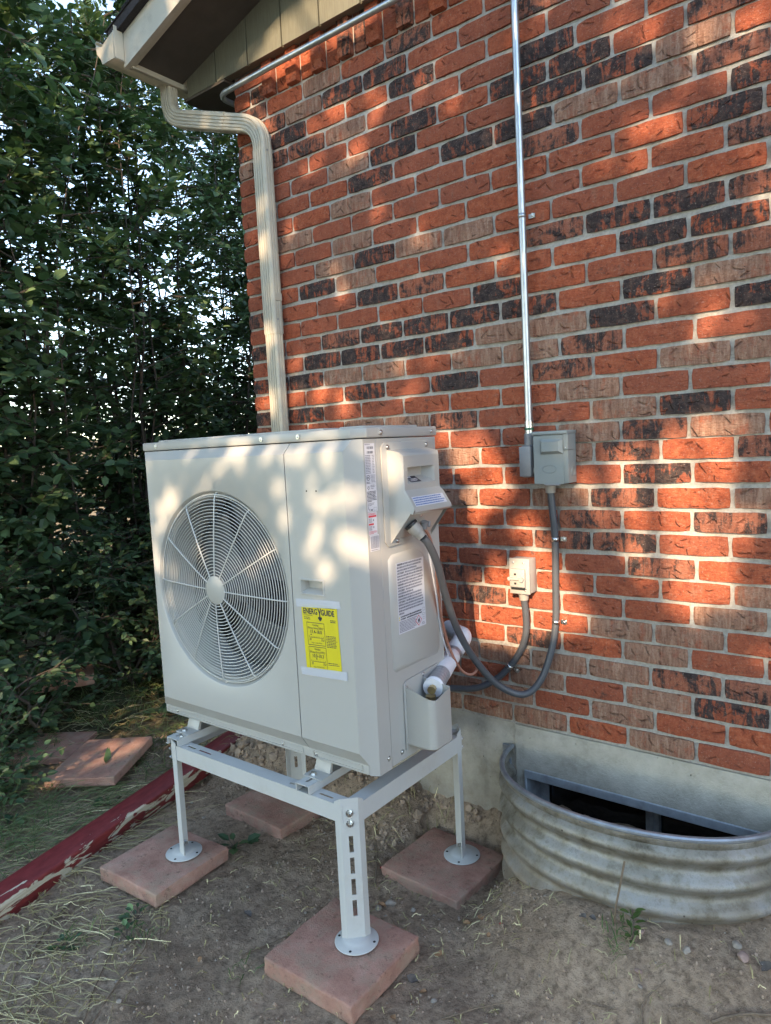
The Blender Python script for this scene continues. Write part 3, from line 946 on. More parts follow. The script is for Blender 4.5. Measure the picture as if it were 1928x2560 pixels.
PAVRECT = [(-1.44, -0.77, 0.20), (-0.637, -0.755, 0.20), (-0.645, -0.22, 0.20)]
sp = []
for i in range(26000):
    x = rnd.uniform(-2.4, 1.0); y = rnd.uniform(-1.85, 0.0)
    bank = sstep(-0.40, -0.12, y) * (1 - sstep(-0.62, -0.48, x))
    if rnd.random() > 0.18 + 0.9 * bank + 0.25 * max(0, fb(x, y, 2.3, 9.0)): continue
    if well_d(x, y) < 1.03 and y < 0.02: continue
    if any(abs(x - a) < r and abs(y - b) < r for a, b, r in PAVRECT) and rnd.random() < 0.93: continue
    s = rnd.uniform(0.0020, 0.0050) * (1 + 2.4 * bank * rnd.random() ** 1.5)
    if rnd.random() < 0.02 + 0.06 * bank: s *= 2.0
    sp.append((x, y, gz(x, y) + s * 0.35, s))
lumps('soil_crumbs', sp, MT['clod'], 'stuff', 'loose crumbs and clods of dry brown earth')

sp = []
for i in range(1500):
    x = rnd.uniform(-1.9, 0.9); y = rnd.uniform(-1.7, -0.05)
    if fb(x, y, 1.9, 21.0) < 0.02 and rnd.random() < .8: continue
    if well_d(x, y) < 1.04: continue
    if any(abs(x - a) < .16 and abs(y - b) < .16 for a, b, r in PAVRECT): continue
    s = rnd.uniform(0.0018, 0.0040) * (1.7 if rnd.random() < .08 else 1)
    sp.append((x, y, gz(x, y) + s * 0.3, s))
lumps('soil_grit', sp, MT['stone'], 'stuff', 'small pale grit and pebbles strewn in the soil')

# ================================================================== WINDOW WELL
well = thing('window_well', 'curved corrugated galvanised window well bolted to the concrete foundation', 'window well', (WCX, -0.2, -0.33))
prof = []
for i in range(61):
    z = -0.088 - i * (0.50 / 60)
    k = (-0.088 - z)
    off = 0.0125 * math.cos(2 * math.pi * (k - 0.048) / 0.076) if k > 0.022 else 0.0
    prof.append((off, z))
V = []; F = []
na = 90
for (off, z) in prof:
    for j in range(na + 1):
        a = math.pi + math.pi * j / na
        V.append((WCX + (WA + off) * math.cos(a), WCY + 0.0035 + (WB_ + off) * math.sin(a), z + 0.022 * max(0, -math.sin(a)) ** 2))
for i in range(len(prof) - 1):
    for j in range(na):
        F.append((i * (na + 1) + j, i * (na + 1) + j + 1, (i + 1) * (na + 1) + j + 1, (i + 1) * (na + 1) + j))
wo_ = MB().add(V, F).build('corrugated_wall', MT['well'], well, smooth=60)
md = wo_.modifiers.new('solid', 'SOLIDIFY'); md.thickness = 0.002; md.offset = -1
rp = [(WCX + WA * math.cos(math.pi + math.pi * j / 60), WCY + 0.003 + WB_ * math.sin(math.pi + math.pi * j / 60), -0.084 + 0.022 * max(0, math.sin(math.pi * j / 60)) ** 2) for j in range(61)]
MB().tube(rp, 0.0085, 10).build('rolled_rim', MT['wellrim'], well)
MB().box(WCX - WA - 0.035, WCX - WA - 0.004, -0.006, 0.003, -0.60, -0.080, 0.002, 1).build('mounting_flange', MT['wellrim'], well, smooth=30)
fl = MB().box(WCX + WA + 0.004, WCX + WA + 0.035, -0.014, -0.001, -0.60, -0.080, 0.002, 1)
fl.build('mounting_flange', MT['wellrim'], well, smooth=30)
MB().cyl((WCX - WA - 0.021, -0.018, -0.26), (WCX - WA - 0.021, -0.004, -0.26), 0.009, 6).build('bolt', MT['wellrim'], well)

# ================================================================== PAVERS
def paver(cx, cy, sx, sy, th, ztop, ang, label, tilt=(0, 0), group='red concrete pavers', seed=0):
    r = random.Random(seed)
    bm = bmesh.new()
    bmesh.ops.create_cube(bm, size=1)
    bmesh.ops.subdivide_edges(bm, edges=bm.edges[:], cuts=5, use_grid_fill=True)
    for v in bm.verts:
        v.co = Vector((v.co.x * sx, v.co.y * sy, v.co.z * th))
    bmesh.ops.bevel(bm, geom=[e for e in bm.edges if len(e.link_faces) == 2 and e.calc_face_angle(0) > 0.5], offset=0.005, segments=2, profile=0.5, affect='EDGES')
    for v in bm.verts:
        q = v.co * 30
        v.co += mnoise.noise_vector(q + Vector((seed * 7.1, 0, 0))) * 0.0016
        if abs(abs(v.co.x) - sx / 2) < 0.008 or abs(abs(v.co.y) - sy / 2) < 0.008:
            v.co += mnoise.noise_vector(v.co * 60 + Vector((seed, 3, 0))) * 0.0022
    me = bpy.data.meshes.new('paver'); bm.to_mesh(me); bm.free()
    me.materials.append(MT['paver'])
    me.polygons.foreach_set('use_smooth', [True] * len(me.polygons)); me.set_sharp_from_angle(angle=R2(45))
    o = bpy.data.objects.new('paver', me); COL.objects.link(o)
    o.location = (cx, cy, ztop - th / 2); o.rotation_euler = (tilt[0], tilt[1], ang)
    return tag(o, label, 'paver', group)
paver(-1.437, -0.772, 0.30, 0.305, 0.048, -0.402, R2(3), 'red square paver under the left front stand leg', seed=1)
paver(-0.637, -0.758, 0.312, 0.30, 0.055, -0.402, R2(1), 'red square paver nearest the viewer under the front corner leg', seed=2)
paver(-0.648, -0.222, 0.31, 0.30, 0.050, -0.436, R2(-3), 'muddy red paver under the stand leg beside the window well', seed=3)
paver(-1.405, -0.285, 0.33, 0.24, 0.055, -0.420, R2(-2), 'red paver in shadow under the rear leg beneath the unit', seed=4)
paver(-2.735, -0.515, 0.325, 0.31, 0.042, -0.397, R2(36), 'red paver lying flat beneath another by the hedge', seed=5)
paver(-2.325, -0.490, 0.325, 0.37, 0.042, -0.368, R2(31), 'sunlit red paver lying tilted on top of another paver', (R2(3), R2(-3)), seed=6)
paver(-3.36, -0.13, 0.36, 0.16, 0.06, -0.26, R2(62), 'dark red paver block standing on edge below the hedge', (R2(8), 0), seed=7)

# ================================================================== TIMBER
tl = 2.35
p0 = Vector((-1.655, -1.37, -0.418)); p1 = Vector((-2.06, 0.42, -0.385))
bm = bmesh.new(); bmesh.ops.create_cube(bm, size=1)
for v in bm.verts: v.co = Vector((v.co.x * (p1 - p0).length, v.co.y * 0.088, v.co.z * 0.088))
bmesh.ops.subdivide_edges(bm, edges=[e for e in bm.edges if abs((e.verts[0].co - e.verts[1].co).x) > 0.5], cuts=30)
bmesh.ops.bevel(bm, geom=[e for e in bm.edges if len(e.link_faces) == 2 and e.calc_face_angle(0) > 0.5], offset=0.010, segments=3, profile=0.5, affect='EDGES')
for v in bm.verts:
    v.co += mnoise.noise_vector(Vector((v.co.x * 6, v.co.y * 30, v.co.z * 30))) * 0.0018
    v.co.z += 0.006 * math.sin(v.co.x * 2.1)
me = bpy.data.meshes.new('timber_post'); bm.to_mesh(me); bm.free()
me.materials.append(MT['timber'])
me.polygons.foreach_set('use_smooth', [True] * len(me.polygons)); me.set_sharp_from_angle(angle=R2(50))
tp = bpy.data.objects.new('timber_post', me); COL.objects.link(tp)
dv = (p1 - p0).normalized()
xa = dv; za = Vector((0, 0, 1)); ya = za.cross(xa).normalized(); za = xa.cross(ya)
mx = Matrix((xa, ya, za)).transposed().to_4x4() @ Matrix.Rotation(R2(14), 4, 'X')
mx.translation = (p0 + p1) / 2
tp.matrix_world = mx
tag(tp, 'long square timber with peeling dark red paint lying across the soil', 'timber')
# ================================================================== HEAT PUMP
UX0, UX1, UYB, UYF, UYR = -1.510, -0.547, -0.672, -0.700, -0.318
UZ0, UZ1 = 0.070, 0.992
FC = (-1.130, 0.5475); FR = 0.3135
hp = thing('heat_pump', 'cream heat pump outdoor unit with one round fan grille standing on a steel stand', 'heat pump', (-1.03, -0.49, 0.066))
def bolt(c, axis, r, parent, name='screw', mat=None, washer=True):
    mb = MB()
    a = {'x': Vector((1, 0, 0)), 'y': Vector((0, -1, 0)), 'z': Vector((0, 0, 1)), 'd': Vector((1, -1, 0)).normalized()}[axis]
    c = Vector(c)
    if washer: mb.cyl(c, c + a * 0.0012, r * 1.5, 16)
    mb.tube([c + a * 0.001, c + a * (r * 0.5), c + a * (r * 0.8)], r, 12, True, rad=[r, r * 0.95, r * 0.55])
    return mb.build(name, mat or MT['screw'], parent, smooth=50)

# fan-side front panel with the round opening
fx0, fx1 = UX0 + 0.043, -0.804
fz0, fz1 = 0.140, 0.960
pm = MB()
N = 128
def rect_pt(a):
    c, s = math.cos(a), math.sin(a)
    t = 1e9
    if c > 1e-9: t = min(t, (fx1 - FC[0]) / c)
    if c < -1e-9: t = min(t, (fx0 - FC[0]) / c)
    if s > 1e-9: t = min(t, (fz1 - FC[1]) / s)
    if s < -1e-9: t = min(t, (fz0 - FC[1]) / s)
    return (FC[0] + c * t, FC[1] + s * t)
angs = [2 * math.pi * i / N for i in range(N)]
for cx, cz in ((fx0, fz0), (fx0, fz1), (fx1, fz0), (fx1, fz1)):
    a = math.atan2(cz - FC[1], cx - FC[0]) % (2 * math.pi)
    k = min(range(N), key=lambda i: abs(angs[i] - a)); angs[k] = a
ring_o = [rect_pt(a) for a in angs]
def circ(R, y): return [(FC[0] + R * math.cos(a), y, FC[1] + R * math.sin(a)) for a in angs]
rows = [[(x, UYF, z) for x, z in ring_o], circ(FR, UYF), circ(FR - 0.003, UYF + 0.0015), circ(FR - 0.010, UYF + 0.014), circ(FR - 0.018, UYF + 0.019), circ(0.292, UYF + 0.019), circ(0.286, UYF + 0.028), circ(0.282, UYF + 0.10), circ(0.285, UYF + 0.16)]
for a, b in zip(rows, rows[1:]):
    for i in range(N):
        j = (i + 1) % N
        pm.quad(a[i], a[j], b[j], b[i])
bx0, bx1, bz0, bz1 = UX0, -0.8035, 0.098, 0.990
o_ = [(fx0, UYF, fz0), (fx1, UYF, fz0), (fx1, UYF, fz1), (fx0, UYF, fz1)]
i_ = [(bx0, UYB, bz0), (bx1, UYB, bz0), (bx1, UYB, bz1), (bx0, UYB, bz1)]
for k in range(4):
    pm.quad(o_[k], o_[(k + 1) % 4], i_[(k + 1) % 4], i_[k])
pm.quad((bx0, UYB, bz0), (bx0, UYB, bz1), (bx0, UYR, bz1), (bx0, UYR, bz0))
pm.build('front_panel', MT['unit'], hp, smooth=28)

# service panel that wraps the corner
cp = MB()
sx0 = -0.8005
hx0, hx1, hz0, hz1 = -0.764, -0.682, 0.571, 0.607
us = [sx0, hx0, hx1, -0.583]; vs = [fz0, hz0, hz1, fz1]
for i in range(3):
    for j in range(3):
        if i == 1 and j == 1: continue
        cp.quad((us[i], UYF, vs[j]), (us[i + 1], UYF, vs[j]), (us[i + 1], UYF, vs[j + 1]), (us[i], UYF, vs[j + 1]))
hb = UYF + 0.022
for a, b in (((hx0, hz0), (hx1, hz0)), ((hx1, hz0), (hx1, hz1)), ((hx1, hz1), (hx0, hz1)), ((hx0, hz1), (hx0, hz0))):
    def inn(p): return (p[0] + (0.008 if p[0] == hx0 else -0.002), hb, p[1] + (0.012 if p[1] == hz0 else -0.001))
    cp.quad((a[0], UYF, a[1]), (b[0], UYF, b[1]), inn(b), inn(a))
cp.quad((hx0 + .008, hb, hz0 + .012), (hx1 - .002, hb, hz0 + .012), (hx1 - .002, hb, hz1 - .001), (hx0 + .008, hb, hz1 - .001))
# bevels top and bottom, chamfered corner, side strip
cp.quad((sx0, UYF, fz1), (-0.583, UYF, fz1), (-0.572, UYB, bz1), (sx0, UYB, bz1))
cp.quad((sx0, UYF, fz0), (sx0, UYB, bz0), (-0.572, UYB, bz0), (-0.583, UYF, fz0))
cp.quad((sx0, UYF, fz0), (sx0, UYF, fz1), (sx0, UYB, bz1), (sx0, UYB, bz0))
CH = (-0.547, -0.660)
cp.add([(-0.583, UYF, fz0), (-0.583, UYF, fz1), (-0.572, UYB, bz1), (CH[0], CH[1], bz1), (CH[0], CH[1], 0.070), (-0.572, UYB - .001, 0.070), (-0.572, UYB, bz0)],
       [(0, 1, 2, 3, 4, 5, 6)])
cp.quad((CH[0], CH[1], 0.070), (CH[0], CH[1], bz1), (UX1, -0.6065, bz1), (UX1, -0.6065, 0.070))
cp.build('service_panel', MT['unit'], hp, smooth=20)
# handle surround
hs = MB()
for a, b, c, d_ in ((hx0 - .006, hx1 + .006, hz1, hz1 + .005), (hx0 - .006, hx1 + .006, hz0 - .005, hz0), (hx0 - .006, hx0, hz0, hz1), (hx1, hx1 + .006, hz0, hz1)):
    hs.box(a, b, UYF - 0.0022, UYF + 0.001, c, d_, 0.0009, 1)
hs.build('handle_recess', MT['unit'], hp)
for x in (-0.722, -0.686):
    MB().cyl((x, UYF - .0006, 0.857), (x, UYF + .001, 0.857), 0.0024, 10).build('screw_hole', MT['dark'], hp)

# base pan with two pressed panels
bp = MB()
bp.prism([(UX0 + .004, UYB), (-0.578, UYB), (-0.552, -0.648), (-0.552, UYR), (UX0 + .004, UYR)], 'z', UZ0, 0.0975, bev=0.0015)
base = bp.build('base_pan', MT['unit'], hp, smooth=30)
for a, b in ((UX0 + .018, -0.828), (-0.785, -0.598)):
    q = MB()
    for (c, d_, e, f_) in ((a, b, 0.0765, 0.0785), (a, b, 0.0915, 0.0935), (a, a + .002, 0.0785, 0.0915), (b - .002, b, 0.0785, 0.0915)):
        q.box(c, d_, UYB - 0.0022, UYB + 0.001, e, f_)
    q.build('pressed_rim', MT['unit'], base)
for x in (-1.44, -0.915, -0.775):
    bolt((x, UYB - .0002, 0.085), 'y', 0.0042, hp)

# top cover
tc = MB()
tc.prism([(UX0 - .004, UYB - .004), (-0.577, UYB - .004), (-0.543, -0.646), (-0.543, UYR + .004), (UX0 - .004, UYR + .004)], 'z', UZ1 + .0005, 1.020, bev=0.004)
tc.box(UX0 + .04, -1.05, UYB + .03, UYR - .03, 1.0195, 1.0265, 0.003)
tc.box(-1.02, -0.70, UYB + .03, UYR - .03, 1.0195, 1.0265, 0.003)
tc.box(-0.66, -0.575, UYB + .05, UYR - .05, 1.0195, 1.0265, 0.003)
top = tc.build('top_cover', MT['unit'], hp, smooth=40)
for x in (-1.435, -0.915, -0.765):
    MB().box(x - .008, x + .008, UYB - .0062, UYB - .003, 1.002, 1.0145, 0.0012, 1).build('screw_tab', MT['unit'], top)
    bolt((x, UYB - .006, 1.006), 'y', 0.0042, hp)
MB().box(-0.5445, -0.5405, -0.596, -0.580, 1.000, 1.0165, 0.0012, 1).build('screw_tab', MT['unit'], top)
bolt((-0.5410, -0.588, 1.006), 'x', 0.0045, hp); bolt((-0.5432, -0.343, 1.006), 'x', 0.0045, hp)

# rear side panel with the pressed field
sp_ = MB()
sp_.box(UX1 - 0.02, UX1 - .0005, -0.6045, UYR, 0.074, 0.990, 0.001, 1)
fld = [(-0.578, 0.655), (-0.562, 0.668), (-0.452, 0.672), (-0.418, 0.655), (-0.352, 0.590), (-0.345, 0.575), (-0.345, 0.345), (-0.355, 0.335), (-0.566, 0.335), (-0.578, 0.347)]
cyy = sum(p[0] for p in fld) / len(fld); czz = sum(p[1] for p in fld) / len(fld)
def shrink(p, k): 
    v = Vector((cyy - p[0], czz - p[1])); l = v.length
    return (p[0] + v.x / l * k, p[1] + v.y / l * k)
A = [(UX1 - .0005, p[0], p[1]) for p in fld]; Bq = [(UX1 + .006, *shrink(p, 0.010)) for p in fld]
sp_.add(A + Bq, [(i, (i + 1) % 10, 10 + (i + 1) % 10, 10 + i) for i in range(10)] + [tuple(range(10, 20))])
sp_.build('side_panel', MT['unit'], hp, smooth=40)
for y, z in ((-0.6, 0.105), (-0.557, 0.100)):
    bolt((UX1, y if y != -0.6 else -0.619, z), 'x', 0.0048, hp)

# back and insides
bk = MB().box(UX0 + .004, UX0 + .012, UYR - 0.05, UYR - .004, 0.10, 0.988)
bk.box(UX0 + .012, UX1 - .021, UYR - .03, UYR - .006, 0.10, 0.988)
bk.build('coil', MT['coil'], hp, smooth=0)
iw = MB().box(-0.800, -0.796, UYB + .01, UYR - .03, 0.10, 0.985)
iw.box(UX0 + .02, -0.80, UYB + .01, UYR - .03, 0.0985, 0.104)
iw.build('fan_bulkhead', MT['dark'], hp, smooth=0)

# fan: hub and three broad blades
fan = MB().lathe([(0.0, -0.622), (0.05, -0.620), (0.062, -0.60), (0.062, -0.54)], (FC[0], 0, FC[1]), 'y', 32).build('fan', MT['blade'], hp)
for k in range(3):
    a0 = R2(16 + 120 * k)
    V = []; F = []
    nr, na_ = 9, 12
    for i in range(nr):
        q = i / (nr - 1); r_ = 0.058 + q * (0.272 - 0.058)
        lo = a0 - 0.10 - 0.28 * q; hi = a0 + 0.75 + 0.62 * q ** 0.7
        for j in range(na_):
            t_ = j / (na_ - 1); aa = lo + (hi - lo) * t_
            V.append((FC[0] + r_ * math.cos(aa), -0.555 - 0.062 * t_ + 0.012 * math.sin(t_ * 3.1), FC[1] + r_ * math.sin(aa)))
    for i in range(nr - 1):
        for j in range(na_ - 1):
            F.append((i * na_ + j, i * na_ + j + 1, (i + 1) * na_ + j + 1, (i + 1) * na_ + j))
    o = MB().add(V, F).build('fan_blade', MT['blade'], fan, smooth=60)
    md = o.modifiers.new('solid', 'SOLIDIFY'); md.thickness = 0.004
MB().box(FC[0] - .02, FC[0] + .02, -0.50, -0.46, 0.10, 0.98).build('motor_bracket', MT['dark'], hp, smooth=0)
MB().cyl((FC[0], -0.54, FC[1]), (FC[0], -0.44, FC[1]), 0.055, 24).build('fan_motor', MT['dark'], hp)

# wire grille
gr = MB()
def gy(r_): return UYF + 0.004 - 0.016 * (1 - (r_ / 0.295) ** 2)
nR = 25
for i in range(nR):
    r_ = 0.052 + (0.293 - 0.052) * i / (nR - 1)
    gr.ring((FC[0], gy(r_), FC[1]), r_, 0.0014, 'y', 72, 5)
gr.ring((FC[0], UYF + 0.009, FC[1]), 0.2985, 0.0028, 'y', 96, 6)
grille = gr.build('fan_grille', MT['grille'], hp, smooth=60)
for k in range(12):
    a = R2(90 + 30 * k - 2)
    pts = [(FC[0] + r_ * math.cos(a), gy(min(r_, .295)) - 0.0025 + (0.008 if r_ > .297 else 0), FC[1] + r_ * math.sin(a)) for r_ in (0.044, 0.10, 0.17, 0.24, 0.286, 0.2985 if k % 3 else 0.305)]
    MB().tube(pts, 0.0021, 6).build('grille_spoke', MT['grille'], grille)
    if k % 3 == 0:
        bolt((FC[0] + 0.305 * math.cos(a), UYF + 0.013, FC[1] + 0.305 * math.sin(a)), 'y', 0.0045, hp)
MB().lathe([(0.0, UYF - 0.0165), (0.040, UYF - 0.0160), (0.0455, UYF - 0.0135), (0.0455, UYF - 0.008)], (FC[0], 0, FC[1]), 'y', 40).build('hub_cap', MT['unit2'], grille, smooth=60)

# electrical cover on the side
P0 = UX1 + 0.004
ecv = MB()
pl = [(-0.588, 0.965), (-0.576, 0.978), (-0.340, 0.981), (-0.332, 0.972), (-0.332, 0.722), (-0.42, 0.722), (-0.465, 0.7), (-0.5, 0.694), (-0.574, 0.692), (-0.588, 0.706)]
ecv.prism(pl, 'x', UX1, P0, bev=0.0012)
# bulge: loft of y-z sections
yl, yr = -0.560, -0.372
X1_, X2_ = P0 + 0.046, P0 + 0.080
py0, py1, pz0, pz1 = -0.536, -0.404, 0.862, 0.908
def quadx(a, b, c, d_): ecv.quad(a, b, c, d_)
e = 0.008
# top, sides
ecv.add([(P0, yl - .004, 0.958), (P0, yr + .004, 0.958), (X1_ - e, yr, 0.950), (X1_ - e, yl, 0.950), (X1_, yr - e, 0.940), (X1_, yl + e, 0.940)],
        [(0, 1, 2, 3), (3, 2, 4, 5)])
# front face with the finger pocket
us = [yl + e, py0, py1, yr - e]; vs = [0.846, pz0, pz1, 0.940]
for i in range(3):
    for j in range(3):
        if i == 1 and j == 1: continue
        ecv.quad((X1_, us[i], vs[j]), (X1_, us[i + 1], vs[j]), (X1_, us[i + 1], vs[j + 1]), (X1_, us[i], vs[j + 1]))
dpx = X1_ - 0.032
ecv.quad((X1_, py0, pz0), (X1_, py1, pz0), (dpx, py1 - .022, pz0 + .020), (dpx, py0 + .012, pz0 + .020))
ecv.quad((X1_, py0, pz1), (dpx, py0 + .012, pz1 - .002), (dpx, py1 - .022, pz1 - .002), (X1_, py1, pz1))
ecv.quad((X1_, py0, pz0), (dpx, py0 + .012, pz0 + .020), (dpx, py0 + .012, pz1 - .002), (X1_, py0, pz1))
ecv.quad((X1_, py1, pz0), (X1_, py1, pz1), (dpx, py1 - .022, pz1 - .002), (dpx, py1 - .022, pz0 + .020))
ecv.quad((dpx, py0 + .012, pz0 + .020), (dpx, py1 - .022, pz0 + .020), (dpx, py1 - .022, pz1 - .002), (dpx, py0 + .012, pz1 - .002))
# flare, lower lip, hollow underside
zf = [(X1_, 0.846), (X1_ + 0.012, 0.832), (X2_, 0.796), (X2_ + .001, 0.787), (X2_ - .006, 0.781)]
def yw(k): return (yl + e - 0.002 * k, yr - e + 0.002 * k)
for k in range(len(zf) - 1):
    (xa_, za_), (xb_, zb_) = zf[k], zf[k + 1]
    a0_, a1_ = yw(k); b0_, b1_ = yw(k + 1)
    ecv.quad((xa_, a0_, za_), (xa_, a1_, za_), (xb_, b1_, zb_), (xb_, b0_, zb_))
# cheeks
for s_, yy, yo in ((0, yl, yl + e), (1, yr, yr - e)):
    f0 = yl - .004 if s_ == 0 else yr + .004
    chk = [(P0, f0, 0.958), (X1_ - e, yy, 0.950), (X1_ - e, yy, 0.846), (X1_ + .004, yy, 0.830), (X2_ - e, yy, 0.796), (X2_ - e - .004, yy, 0.784), (P0, f0, 0.700)]
    ecv.add(chk, [tuple(range(7))])
    ecv.add([(X1_ - e, yy, 0.950), (X1_, yo, 0.940), (X1_, yo, 0.846), (X1_ - e, yy, 0.846)], [(0, 1, 2, 3)])
    y3 = yw(2)[s_]; y4 = yw(4)[s_]
    ecv.add([(X1_ - e, yy, 0.846), (X1_, yo, 0.846), (X1_ + .012, yw(1)[s_], 0.832), (X1_ + .004, yy, 0.830)], [(0, 1, 2, 3)])
    ecv.add([(X1_ + .004, yy, 0.830), (X1_ + .012, yw(1)[s_], 0.832), (X2_, y3, 0.796), (X2_ - e, yy, 0.796)], [(0, 1, 2, 3)])
    ecv.add([(X2_ - e, yy, 0.796), (X2_, y3, 0.796), (X2_ - .006, y4, 0.781), (X2_ - e - .004, yy, 0.784)], [(0, 1, 2, 3)])
ec_o = ecv.build('electrical_cover', MT['unit2'], hp, smooth=42)
kp = MB()     # sloping knock-out plate under the cover
kp.add([(P0 + .004, yl + .006, 0.712), (P0 + .004, yr - .006, 0.712), (X2_ - .014, yr - .010, 0.789), (X2_ - .014, yl + .010, 0.789)], [(0, 1, 2, 3)])
kpo = kp.build('conduit_plate', MT['unit2'], hp, smooth=0)
kn = (Vector((0.079, 0, 0.0)) - Vector((0, 0, 0.066))).normalized()
for (yy, t_) in ((-0.42, 0.35), (-0.455, 0.2)):
    c = Vector((P0 + .004, yy, 0.712)).lerp(Vector((X2_ - .014, yy, 0.789)), t_)
    MB().cyl(c, c + kn * 0.003, 0.011, 16).build('knockout', MT['unit'], kpo)
for yy, zz in ((-0.560, 0.965), (-0.372, 0.968), (-0.535, 0.705)):
    bolt((P0 - .0003, yy, zz), 'x', 0.0048, hp)
bolt((X2_ - .03, -0.487, 0.772), 'x', 0.004, hp)

# valve cover, open at the top
VX = UX1 + 0.098
vl, vr = -0.534, -0.440
vc = MB()
vc.prism([(vl - .006, 0.098), (vl - .006, 0.288), (vl + .006, 0.300), (-0.36, 0.306), (-0.345, 0.295), (-0.345, 0.098)], 'x', UX1 + .001, UX1 + .005, bev=0.0012)
rr = 0.021
poly = [(UX1 + .005, vl)]
for k in range(6):
    a = R2(-90 + 90 * k / 5); poly.append((VX - rr + rr * math.cos(a), vl + rr + rr * math.sin(a)))
for k in range(4):
    a = R2(90 * k / 3); poly.append((VX - .006 + .006 * math.cos(a), vr - .006 + .006 * math.sin(a)))
poly.append((UX1 + .005, vr + .0))
def topz(x, y): return 0.286 - 0.030 * (x - UX1) / 0.098 + (0.016 * sstep(vl + .03, vr, y)) * (x - UX1) / 0.098
hts = [0.108, 0.116, 0.22, None]
rows = []
for k, hh in enumerate(hts):
    row = []
    for (x, y) in poly:
        z = hh if hh is not None else topz(x, y)
        ins = 0.008 if k == 0 else 0
        row.append((x - ins * (x > UX1 + .01), y + ins * (y < vl + .02) - ins * (y > vr - .02), z))
    rows.append(row)
inner = [(x - .003 * (x > UX1 + .01), y + .003 * (y < (vl + vr) / 2) - .003 * (y > (vl + vr) / 2), topz(x, y) - .001) for x, y in poly]
inner2 = [(a, b, 0.125) for a, b, c in inner]
rows += [inner, inner2]
for a, b in zip(rows, rows[1:]):
    for i in range(len(poly) - 1):
        vc.quad(a[i], a[i + 1], b[i + 1], b[i])
vc.add(rows[0], [tuple(range(len(poly)))]); vc.add(inner2, [tuple(range(len(poly)))])
vc.build('valve_cover', MT['unit2'], hp, smooth=40)
for yy, zz in ((vl + .004, 0.281), (-0.445, 0.296)):
    bolt((UX1 + .0052, yy, zz), 'x', 0.0042, hp)
MB().cyl((UX1 + .050, -0.474, 0.18), (UX1 + .050, -0.474, 0.248), 0.016, 6).build('brass_valve', MT['brass'], hp, smooth=0)

# ---------------------------------------------------------------- labels on the unit
def text_mesh(body, size, bold=0.0, align='LEFT'):
    cu = bpy.data.curves.new('lettering', 'FONT')
    cu.body = body; cu.size = size; cu.offset = bold; cu.align_x = align; cu.resolution_u = 2
    ob = bpy.data.objects.new('lettering', cu); COL.objects.link(ob)
    dg = bpy.context.evaluated_depsgraph_get()
    me = bpy.data.meshes.new_from_object(ob.evaluated_get(dg))
    v = [p.co.copy() for p in me.vertices]; f = [tuple(p.vertices) for p in me.polygons]
    bpy.data.objects.remove(ob); bpy.data.curves.remove(cu); bpy.data.meshes.remove(me)
    return v, f
class Print:
    """flat print on a plane: P(u,v,w) maps to 3-D"""
    def __init__(s, P): s.P = P; s.mb = {}
    def g(s, ink): return s.mb.setdefault(ink, MB())
    def rect(s, u, v, w, h, ink='ink', lift=0.0007):
        s.g(ink).quad(s.P(u, v, lift), s.P(u + w, v, lift), s.P(u + w, v + h, lift), s.P(u, v + h, lift))
    def frame(s, u, v, w, h, t=0.0005, ink='ink'):
        s.rect(u, v, w, t, ink); s.rect(u, v + h - t, w, t, ink); s.rect(u, v + t, t, h - 2 * t, ink); s.rect(u + w - t, v + t, t, h - 2 * t, ink)
    def text(s, body, u, v, size, bold=0.0, ink='ink', align='LEFT', sx=1.0):
        vv, ff = text_mesh(body, size, bold, align)
        s.g(ink).add([s.P(u + p.x * sx, v + p.y, 0.0007) for p in vv], ff)
    def lines(s, u, v, w, n, pitch, h, ink='inkgrey', seed=0, last=0.6, dens=0.88):
        """rows of unreadably small print"""
        r = random.Random(seed)
        for i in range(n):
            x = u; end = u + w * (1 if i < n - 1 else last) * r.uniform(0.9, 1.0)
            while x < end - 0.001:
                q = min(r.uniform(0.0022, 0.0075), end - x)
                s.rect(x, v - i * pitch, q, h * r.uniform(0.8, 1.0), ink)
                x += q + 0.0011
    def bars(s, u, v, w, h, seed=0, ink='ink', unit=0.0007):
        r = random.Random(seed); x = u
        while x < u + w:
            q = unit * r.choice((1, 1, 2, 3)); s.rect(x, v, min(q, u + w - x), h, ink); x += q + unit * r.choice((1, 2, 2))
    def tri(s, pts, ink='ink', lift=0.0007):
        s.g(ink).add([s.P(a, b, lift) for a, b in pts], [tuple(range(len(pts)))])
    def done(s, parent):
        for k, m in s.mb.items():
            tag(m.build('print', MT[k], parent, smooth=0, weld=False), kind='stuff')

def plate(P, u0, u1, v0, v1, th, mat, name, parent, skew=None):
    mb = MB()
    c = [(u0, v0), (u1, v0), (u1, v1), (u0, v1)]
    if skew: c = skew
    a = [P(u, v, th) for u, v in c]; b = [P(u, v, 0.00005) for u, v in c]
    mb.add(a + b, [(0, 1, 2, 3)] + [(i, 4 + i, 4 + (i + 1) % 4, (i + 1) % 4) for i in range(4)])
    return mb.build(name, MT[mat], parent, smooth=0)
PS = lambda u, v, w: (UX1 + 0.0003 + w, u, v)             # side strip
PS2 = lambda u, v, w: (UX1 + 0.0062 + w, u, v)            # pressed field

